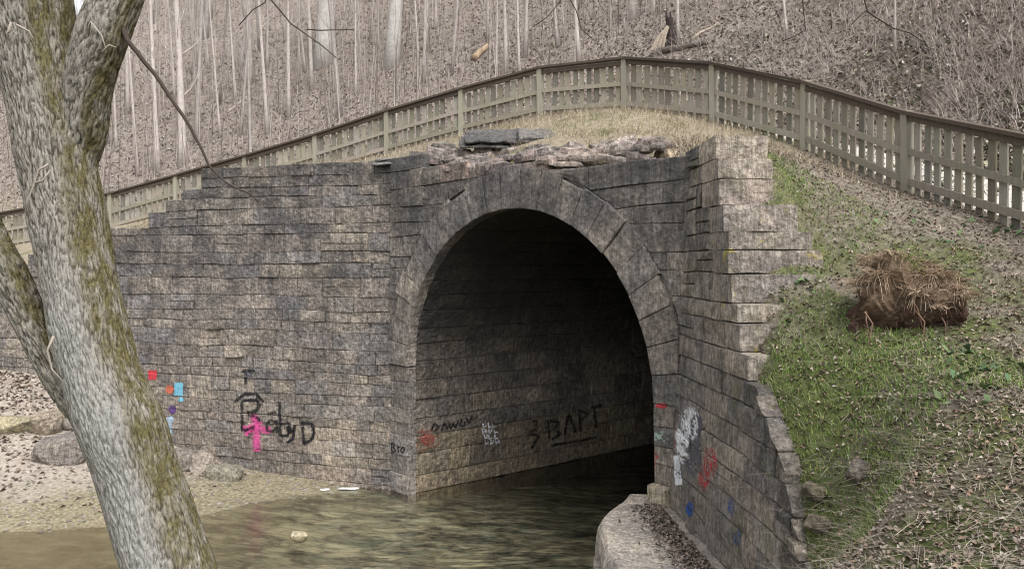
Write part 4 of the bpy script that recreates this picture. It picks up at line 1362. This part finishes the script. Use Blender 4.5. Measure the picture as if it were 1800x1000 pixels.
TREES = [  # base px, base py, width px, top px at py=0
    (278, 300, 9, 262), (322, 288, 14, 311), (243, 308, 6, 215), (388, 240, 4.5, 365), (415, 180, 4.5, 398), (368, 120, 4.5, 350), (308, 170, 5, 290),
    (471, 236, 7, 450), (508, 205, 7.5, 503), (549, 158, 7.5, 541), (538, 127, 4.5, 517), (566, 115, 28, 572), (588, 160, 5, 585), (626, 166, 4.5, 623), (438, 150, 12, 436), (414, 172, 4.5, 400),
    (665, 85, 3.5, 664), (688, 115, 26, 697), (736, 105, 4, 727), (749, 88, 9, 749), (766, 50, 5, 766), (858, 70, 5.5, 857), (890, 128, 7.5, 886), (913, 128, 5, 909), (923, 102, 7, 926), (872, 132, 3.5, 874),
    (1019, 112, 7.5, 1008), (1112, 34, 13, 1112), (1191, 78, 6.5, 1191), (1149, 27, 5, 1149), (1573, 102, 4.5, 1571), (1385, 70, 5, 1378), (225, 200, 8, 222), (340, 130, 6, 338), (205, 260, 5, 196), (800, 62, 4, 803), (470, 120, 5, 468)]
TREES.sort(key=lambda t: t[0])
cnt = {}
BK = (.42, .375, .345)
def kind_of(w): return 'thick pale trunked tree' if w > 20 else ('slim bare tree' if w >= 6.5 else 'thin bare sapling')
for i, (px, py, w, tp) in enumerate(TREES):
    b = hit_up(px, py, 24 if px < 700 else (20 if px < 1250 else 15))
    if b is None: continue
    k = kind_of(w); cnt[k] = cnt.get(k, 0) + 1
    r = w * b.y / FPX / 2
    hgt = 19 if w > 20 else (13 if w >= 6.5 else 8.5) * U(.9, 1.1)
    # lean measured over the visible length
    vis = py / FPX * b.y
    lean = (tp - px) / FPX * b.y / max(vis, 1.0) * hgt * .8
    lean = max(-3.0, min(3.0, lean))
    kk = U(.85, 1.1)
    lab = '%s on the slope, %s of its size from the leaning tree' % (k, ORD[cnt[k] - 1])
    hill_tree(b, r, (lean, U(-.4, .4)), hgt, i * 3.7 + 1, 'bare_tree' if w >= 6.5 else 'sapling', lab, 'bare trees on the wooded slope', tuple(x * kk for x in (BK if w < 20 else (.42, .40, .375))), 14 if w < 6.5 else 26)
rng = random.Random(5)
far = 0
while far < 48:
    x = rng.uniform(-46, 30); y = rng.uniform(42, 78)
    if abs(x / y) > .72: continue
    if x > 6 and rng.random() < .6: continue
    z = h1(x, y)
    if z < 12: continue
    k = rng.uniform(.75, 1.0)
    hill_tree(Vector((x, y, z)), rng.uniform(.07, .19), (rng.uniform(-.8, .8), rng.uniform(-.5, .5)), rng.uniform(11, 18), 900 + far, 'distant_tree', 'distant bare grey tree near the top of the wooded hill', 'distant trees along the hilltop', tuple(c * k for c in (.34, .31, .29)), 30)
    far += 1

rng = random.Random(15)
mid = 0
while mid < 30:
    y = rng.uniform(29, 47); x = rng.uniform(-.55, .12) * y
    if float(fence_side(np.array([x]), np.array([y]))[0]) < 5: continue
    z = h1(x, y); k = rng.uniform(.55, 1.05)
    hill_tree(Vector((x, y, z)), rng.uniform(.035, .10), (rng.uniform(-1.2, 1.2), rng.uniform(-.5, .5)), rng.uniform(8, 14), 1700 + mid, 'slender_tree', 'slender grey trunk in the dense stand left of the charred stump', 'slender trunks in the dense stand', tuple(c * k for c in (.36, .325, .30)), 34)
    mid += 1

# charred snag, fallen log, split wood
def snag(px, py, hpx, wpx, label, col):
    b = hit_up(px, py, 20); s = b.y / FPX
    m = MB(); P, Rr = [], []
    for i in range(9):
        f = i / 8
        P.append(b + Vector((math.sin(f * 4) * .05, 0, -.1 + hpx * s * f))); Rr.append(wpx * s / 2 * (1.1 - .45 * f) * U(.8, 1.15))
    m.tube(P, Rr, 9, col)
    for dx in (-.5, .25): m.tube([P[-2] + Vector((dx * Rr[-1], 0, 0)), P[-1] + Vector((dx * Rr[-1] * 1.6, 0, .22))], [Rr[-1] * .4, .02], 5, col)
    r = empty('charred_stump', b); tag(r, label, 'stump')
    m.build('trunk', M['bark_far'], r)
    m = MB()
    for dx, hh in ((-30, 34), (-22, 38), (-34, 28), (-15, 36)):
        q = b + Vector((dx * s, -.1, 0))
        m.tube([q + Vector((0, 0, -.1)), q + Vector((-dx * s * .35, 0, hh * s * .6)), q + Vector((-dx * s * .75, 0, hh * s))], [.05, .045, .03], 5, (.36, .30, .24))
    m.build('exposed_root', M['twig'], r)
snag(1178, 86, 58, 20, 'dark charred broken stump on the slope above the fence', (.045, .036, .034))
def log(p0, p1, r, label, col, name='fallen_log', d0=20):
    a = hit_up(*p0, d0); b = hit_up(*p1, d0)
    if a is None or b is None: return
    if (a - b).length > 7: b = a + (b - a).normalized() * 5
    m = MB()
    Q = [a.lerp(b, i / 7) + Vector((0, 0, r * .8 + U(-.03, .03))) for i in range(8)]
    m.tube(Q, [r * (1.1 - .4 * i / 7) * U(.9, 1.1) for i in range(8)], 8, col)
    o = m.build(name, M['bark_far'], None, True); tag(o, label, 'log')
log((1158, 97), (1245, 80), .11, 'dark fallen log lying behind the charred stump', (.13, .11, .095))
log((1215, 72), (1262, 44), .05, 'thin pale fallen branch on the slope right of the charred stump', (.36, .30, .24), 'fallen_branch')
log((833, 108), (857, 86), .14, 'split orange tan broken wood on the leafy slope', (.38, .28, .19), 'broken_wood')
log((548, 120), (592, 112), .07, 'fallen branch lying across the thick pale trunk', (.25, .21, .18), 'fallen_branch')
log((400, 200), (440, 168), .05, 'pale fallen branch on the slope between two slim trees', (.38, .33, .29), 'fallen_branch')

# ------------------------------------------------------------------ scattered ground cover
def in_front(x, y): return inside(FRONT, x, y)
def sample(n, d0, d1, amax=.72, seed=1, amin=None):
    rs = np.random.RandomState(seed)
    d = d0 * (d1 / d0) ** rs.rand(n)
    k = rs.uniform(-amax if amin is None else amin, amax, n)
    return k * d, d, rs
def leaves(name, x, y, z, size, pal, rs, mat, label, cat, up=.02, tilt=.7):
    n = len(x)
    yaw = rs.uniform(0, 6.28, n); s = size * rs.uniform(.6, 1.3, n)
    tx, ty = rs.uniform(-tilt, tilt, n), rs.uniform(-tilt, tilt, n)
    ax = np.stack([np.cos(yaw), np.sin(yaw), tx], -1) * s[:, None]
    ay = np.stack([-np.sin(yaw), np.cos(yaw), ty], -1) * (s * rs.uniform(.45, .8, n))[:, None]
    c = np.stack([x, y, z + up], -1)
    bend = np.stack([np.zeros(n), np.zeros(n), s * rs.uniform(-.1, .5, n)], -1)
    V = np.stack([c - ax * .5, c + ay * .5 + bend, c + ax * .5, c - ay * .5 + bend], 1).reshape(-1, 3)
    F = np.arange(n * 4).reshape(n, 4)
    T = np.concatenate([F[:, [0, 1, 2]], F[:, [0, 2, 3]]], 0)
    P = np.array(pal); col = P[rs.randint(0, len(P), n)] * rs.uniform(.75, 1.2, (n, 1))
    o = np_mesh(name, V, T, np.repeat(col, 4, 0), mat)
    tag(o, label, cat, kind='stuff')
    return o
def stalks(name, x, y, z, length, rad, lean, pal, rs, mat, label, cat, leandir=None, segs=2, kind='stuff', parent=None):
    """three-sided bent stems"""
    n = len(x)
    L = length * rs.uniform(.5, 1.4, n)
    a = rs.uniform(0, 6.28, n) if leandir is None else leandir + rs.normal(0, .5, n)
    le = np.abs(rs.normal(lean, lean * .5, n))
    dirh = np.stack([np.cos(a), np.sin(a), np.zeros(n)], -1)
    c = np.stack([x, y, z - .02], -1)
    lv = []
    for s in range(segs + 1):
        f = s / segs
        off_ = dirh * (le * L * f * (.5 + .5 * f))[:, None] + np.stack([np.zeros(n), np.zeros(n), L * f * np.clip(1 - .35 * le * f, .15, 1)], -1)
        r = rad * (1 - .75 * f) * rs.uniform(.7, 1.3, n)
        for k in range(3):
            th = 2.094 * k + a
            lv.append(c + off_ + np.stack([np.cos(th) * r, np.sin(th) * r, np.zeros(n)], -1))
    V = np.stack(lv, 1)
    m = V.shape[1]
    base = (np.arange(n) * m)[:, None]
    fl = []
    for s in range(segs):
        for k in range(3):
            fl.append(base + np.array([s * 3 + k, s * 3 + (k + 1) % 3, s * 3 + 3 + (k + 1) % 3, s * 3 + 3 + k]))
    F = np.concatenate(fl, 0)
    P = np.array(pal); col = P[rs.randint(0, len(P), n)] * rs.uniform(.75, 1.2, (n, 1))
    Vr = V.reshape(-1, 3)
    if parent is not None: Vr = Vr - np.array(parent_world(parent))
    o = np_mesh(name, Vr, F, np.repeat(col, m, 0), mat, parent)
    if parent is None: tag(o, label, cat, kind=kind)
    else: tag(o, kind='stuff')
    return o
def behind_fence(x, y, lo=.35):
    d = fence_side(x, y)
    h_ = np.abs(np.sin(x * 91.7 + y * 47.3) * 43758.5) % 1.0
    return (d > lo) & ((d > 2.75) | (h_ < .16))
PAL_L = [(.31, .256, .22), (.255, .203, .174), (.38, .325, .286), (.142, .112, .094), (.45, .40, .36), (.275, .218, .186), (.34, .262, .205), (.105, .081, .068)]
# wooded slope
x, y, rs = sample(150000, 11.5, 72, .72, 11)
k = behind_fence(x, y); x, y = x[k], y[k]
leaves('leaf_litter', x, y, h_up(x, y), .098, PAL_L, rs, M['leaf'], 'brown and pinkish dead leaves covering the wooded slope', 'leaves', .02)
x, y, rs = sample(26000, 13, 70, .72, 12)
k = behind_fence(x, y); x, y = x[k], y[k]
dn = vnoise(x, y, .6, 31) > -.25
x, y = x[dn], y[dn]
stalks('dry_brush', x, y, h_up(x, y), .75, .010, .8, [(.40, .345, .31), (.34, .285, .255), (.46, .405, .37), (.25, .205, .18)], rs, M['twig'], 'pale dry brush and bare twigs standing on the wooded slope', 'brush')
x, y, rs = sample(2600, 27, 70, .72, 25)
k = behind_fence(x, y) & (x < .25 * y); x, y = x[k], y[k]
stalks('thin_stems', x, y, h_up(x, y), 3.2, .016, .10, [(.33, .285, .255), (.22, .185, .165), (.42, .375, .345), (.15, .125, .11)], rs, M['twig'], 'thicket of thin upright stems among the trees on the slope', 'brush', segs=3)
x, y, rs = sample(3200, 15, 65, .72, 27)
k = behind_fence(x, y); x, y = x[k], y[k]
stalks('fallen_sticks', x, y, h_up(x, y) + .05, .32, .018, 3.2, [(.40, .35, .315), (.26, .21, .185), (.15, .12, .105), (.46, .41, .37)], rs, M['twig'], 'fallen sticks and broken twigs lying on the wooded slope', 'sticks', segs=3)
# leaning stalks on the slope to the right
x, y, rs = sample(9000, 13, 45, .72, 13, .18)
k = behind_fence(x, y) & (y > 15); x, y = x[k], y[k]
stalks('leaning_stalks', x, y, h_up(x, y), .7, .009, 1.5, [(.46, .405, .37), (.42, .365, .33), (.52, .465, .425), (.32, .275, .25)], rs, M['twig'], 'pale dead stalks leaning over the slope behind the fence', 'brush', leandir=math.radians(215))
x, y, rs = sample(16000, 10, 30, .72, 14, .22)
k = behind_fence(x, y) & (y < 24); x, y = x[k], y[k]
dn = vnoise(x, y, .9, 33) > .0
x, y = x[dn], y[dn]
leaves('ground_ivy', x, y, h_up(x, y), .11, [(.10, .115, .065), (.15, .155, .10), (.34, .32, .27), (.20, .19, .13), (.40, .38, .34)], rs, M['leaf'], 'grey green low growth at the foot of the slope behind the fence', 'ground cover', .10, .9)
# path behind the fence and mound in front of it
x = np.random.RandomState(3).uniform(-9, 4.5, 26000); y = np.random.RandomState(4).uniform(10.2, 22, 26000)
k = (~in_front(x, y)) & (fence_side(x, y) < .4); x, y = x[k], y[k]
rs = np.random.RandomState(15)
g = vnoise(x, y, 1.1, 35)
xs_, ys_ = x[g > -.3], y[g > -.3]
stalks('straw_grass', xs_, ys_, h_up(xs_, ys_), .17, .006, 1.1, [(.42, .355, .255), (.36, .295, .205), (.48, .42, .315), (.26, .21, .15)], rs, M['grass'], 'dry straw coloured grass on the mound over the arch', 'grass')
xs_, ys_ = x[g <= -.22], y[g <= -.22]
stalks('mound_grass', xs_, ys_, h_up(xs_, ys_), .11, .006, .6, [(.22, .22, .10), (.28, .265, .14), (.16, .165, .075)], rs, M['grass'], 'short green grass on the mound below the fence', 'grass')
# mossy bank on the right
def bank_pts(n, seed):
    rs = np.random.RandomState(seed)
    d = 3.6 * (13.5 / 3.6) ** rs.rand(n); kx = rs.uniform(.20, .92, n)
    x = kx * d
    k = (~in_front(x, d)) & (x > 1.5) & (fence_side(x, d) < .4)
    # keep the end blocks of the wall clear
    return x[k], d[k], rs
x, y, rs = bank_pts(150000, 16)
k = (vnoise(x, y, 1.0, 37) + .55 * vnoise(x, y, 3.0, 38) - .35 * np.clip((y - 8.5) / 2, 0, 2) - .25 * np.clip((6.0 - y), 0, 2) - .25 * np.clip(x - 3.6, 0, 2) + .8 * np.exp(-((x - 2.95) ** 2 + (y - 6.95) ** 2) / .4)) > -.02
stalks('bank_grass', x[k], y[k], h_up(x[k], y[k]), .062, .0045, .7, [(.155, .24, .06), (.205, .29, .085), (.115, .18, .05), (.28, .30, .12)], rs, M['grass'], 'short green moss and grass on the bank beside the wing wall', 'grass')
x, y, rs = bank_pts(30000, 17)
leaves('bank_leaves', x, y, h_up(x, y), .036, [(.235, .185, .145), (.19, .15, .118), (.28, .23, .185), (.13, .10, .078), (.25, .17, .12), (.31, .275, .235), (.10, .078, .06)], rs, M['leaf'], 'curled dead leaves scattered over the mossy bank', 'leaves', .010, .6)
x, y, rs = bank_pts(25000, 18)
stalks('bank_stems', x, y, h_up(x, y), .11, .003, 2.2, [(.42, .37, .30), (.35, .30, .24), (.25, .21, .165)], rs, M['twig'], 'fine dry stems lying on the bank', 'stems')
x, y, rs = bank_pts(2600, 19)
k = vnoise(x, y, 1.6, 41) > .28
leaves('bank_weeds', x[k], y[k], h_up(x[k], y[k]), .07, [(.06, .10, .05), (.08, .125, .06), (.11, .15, .07)], rs, M['leaf'], 'dark green low weeds in patches on the bank', 'weeds', .045, 1.0)
# gravel bar litter
rs = np.random.RandomState(20)
x = rs.uniform(-13, -3, 26000); y = rs.uniform(12, 18, 26000)
wall_y = W1A.y + (x - W1A.x) / W1U.x * W1U.y
z = h_lo(x, y)
k = (z > .10) & (y < wall_y - .1) & (rs.rand(len(x)) < .05 + .40 * np.clip((z - .3) / 1.2, 0, 1)); x, y, z = x[k], y[k], z[k]
leaves('bar_leaves', x, y, z, .085, [(.24, .185, .15), (.29, .235, .195), (.16, .12, .095), (.33, .285, .24)], rs, M['leaf'], 'dead leaves and driftwood bits strewn on the gravel bar', 'leaves', .012, .5)
x = rs.uniform(-13, -2.6, 2600); y = rs.uniform(11.9, 16.5, 2600); z = h_lo(x, y)
k = (z > -.02) & (y < W1A.y + (x - W1A.x) / W1U.x * W1U.y - .08); x, y, z = x[k], y[k], z[k]
m = MB()
OCT = [(1, 0, 0), (-1, 0, 0), (0, 1, 0), (0, -1, 0), (0, 0, 1), (0, 0, -1)]
OF = [(0, 2, 4), (2, 1, 4), (1, 3, 4), (3, 0, 4), (2, 0, 5), (1, 2, 5), (3, 1, 5), (0, 3, 5)]
for a, b, c in zip(x, y, z):
    s = U(.015, .05); q = [Vector((a + v[0] * s * U(.7, 1.4), b + v[1] * s * U(.7, 1.4), c + v[2] * s * .6)) for v in OCT]
    k_ = U(.7, 1.2); m.add(q, OF, tuple(k_ * t for t in random.choice([(.21, .185, .155), (.18, .158, .13), (.24, .22, .19), (.14, .12, .10)])))
tag(m.build('pebbles', M['leaf']), 'small pebbles strewn over the gravel bar', 'pebbles', kind='stuff')
# dark grit between ledge and wing wall
rs = np.random.RandomState(23)
y = rs.uniform(6.0, 10.0, 5000); w = np.abs(rs.normal(0, .16, 5000))
x = W3A.x + W3U.x * (10.04 - y) - .05 - .045 + .0 - w
leaves('ledge_litter', x, y, np.full(5000, 1.0), .045, [(.10, .08, .07), (.17, .135, .115), (.24, .19, .16), (.07, .06, .05)], rs, M['leaf'], 'dark leaf crumbs gathered on the ledge along the wall', 'leaves', .02, .8)

# ------------------------------------------------------------------ torn root clump on the bank
base = hit_up(1605, 592, 5, 12, .01)
rc = empty('root_clump', base); tag(rc, 'torn up clump of roots, soil and dry grass on the mossy bank', 'root clump')
bm = bmesh.new(); bmesh.ops.create_icosphere(bm, subdivisions=5, radius=1.0)
vs = []
for v in bm.verts:
    p = v.co.copy()
    q = Vector((p.x * .42, p.y * .44, p.z * (.48 if p.z > 0 else .30)))
    q *= 1 + .40 * noise.noise(p * 1.6 + Vector((3, 1, 4))) + .22 * noise.noise(p * 3.7)
    cutf = -.17 - .16 * (p.x + .3) + .10 * noise.noise(Vector((p.x * 3, p.z * 2, 1.0)))      # torn face towards the viewer, undercut below
    if p.z < .45: cutf += .30 * (.45 - p.z)
    if q.y < cutf: q.y = cutf + .035 * noise.noise(Vector((p.x * 17, p.z * 3, 2.0)))
    q += p * .05 * noise.noise(Vector((p.x * 12, p.y * 12, p.z * 5)))
    q.z += .10 * p.x + .10 * p.y
    vs.append(base + Vector((0.02, .24, .14)) + q)
bm.verts.index_update(); fs = [tuple(x.index for x in f.verts) for f in bm.faces]
cs = []
for v in bm.verts:
    t = max(0, min(1, v.co.z * 2.0 - .25 + .6 * noise.noise(v.co * 3)))
    a, b = Vector((.062, .037, .029)), Vector((.135, .095, .065))
    cs.append(tuple(a.lerp(b, t)))
bm.free()
m = MB(); m.add(vs, fs, cs); so = m.build('soil', M['soil'], rc)
bv = BVHTree.FromPolygons([tuple(v) for v in vs], fs)
rs = np.random.RandomState(24)
px_, py_, pz_ = [], [], []
while len(px_) < 900:
    a, b = rs.uniform(-.55, .65), rs.uniform(-.2, .8)
    l, n_, i_, d_ = bv.ray_cast(base + Vector((a, b, 2)), Vector((0, 0, -1)))
    if l is not None: px_.append(l.x); py_.append(l.y); pz_.append(l.z)
    elif rs.rand() < .10 and a > 0: px_.append(base.x + a); py_.append(base.y + b); pz_.append(h1(base.x + a, base.y + b))
def droop_blades(name, P0, L, rad, dirs, droop, pal, rs, parent):
    n = len(P0); segs = 4; lv = []
    L = L * rs.uniform(.5, 1.5, n); c = P0
    for q in range(segs + 1):
        f = q / segs
        offs = np.stack([np.cos(dirs) * L * f, np.sin(dirs) * L * f, L * (.75 * f - droop * f * f)], -1)
        r = rad * (1 - .7 * f)
        for k in range(3):
            th = 2.094 * k + dirs
            lv.append(c + offs + np.stack([np.cos(th) * r, np.sin(th) * r, np.full(n, (k - 1) * r)], -1))
    V = np.stack(lv, 1); m_ = V.shape[1]; b0 = (np.arange(n) * m_)[:, None]
    F = np.concatenate([b0 + np.array([q * 3 + k, q * 3 + (k + 1) % 3, q * 3 + 3 + (k + 1) % 3, q * 3 + 3 + k]) for q in range(segs) for k in range(3)], 0)
    Pp = np.array(pal); col = Pp[rs.randint(0, len(Pp), n)] * rs.uniform(.7, 1.2, (n, 1))
    return tag(np_mesh(name, V.reshape(-1, 3) - np.array(parent_world(parent)), F, np.repeat(col, m_, 0), M['grass'], parent), kind='stuff')
P0 = np.stack([px_, py_, pz_], -1)
P1 = P0[P0[:, 2] > base.z + .22]
tc = P1[rs.randint(0, len(P1), 70)]                       # tufts
for k in range(70):
    n = 75; q = tc[k] + rs.normal(0, 1, (n, 3)) * np.array([.035, .035, .012])
    main_dir = math.atan2(tc[k][1] - base.y - .35, tc[k][0] - base.x)
    dirs = rs.uniform(0, 6.28) + rs.normal(0, .9, n)
    droop_blades('dry_grass', q, rs.uniform(.07, .16), .0034, dirs, rs.uniform(.3, 1.7, n), [(.34, .255, .175), (.26, .185, .125), (.42, .34, .25), (.16, .105, .07), (.29, .20, .13)], rs, rc)
gx = base.x + rs.normal(.06, .07, 350); gy = base.y + rs.normal(.14, .05, 350)
gz = []
for a, b in zip(gx, gy):
    l, n_, i_, d_ = bv.ray_cast(Vector((a, b, base.z + 2)), Vector((0, 0, -1))); gz.append(l.z if l is not None else base.z + .15)
stalks('green_tuft', gx, gy, np.array(gz), .07, .004, .9, [(.17, .20, .06), (.23, .25, .09)], rs, M['grass'], None, None, parent=rc)
for k in range(7):
    a = U(-.5, .4); p = base + Vector((a, .02 + U(-.05, .12) + abs(a) * .3, .30 + U(-.1, .12)))
    m = MB(); m.tube([p, p + Vector((U(-.05, .05), -.07, -.10)), p + Vector((U(-.08, .08), -.08, -.24 - U(0, .1)))], [.009, .007, .003], 5, (.16, .10, .07)); m.build('root', M['twig'], rc)
sb = base + Vector((-.14, .40, .46))
m = MB(); m.tube([sb, sb + Vector((-.01, 0, .10)), sb + Vector((0, 0, .19)), sb + Vector((.03, 0, .24))], [.06, .055, .045, .015], 8, (.055, .04, .033)); m.build('stub', M['soil'], rc)
m = MB(); m.tube([sb + Vector((.02, -.02, .02)), sb + Vector((.12, -.04, .05)), sb + Vector((.2, -.02, .04))], [.025, .025, .012], 6, (.13, .10, .085)); m.build('stub', M['soil'], rc)
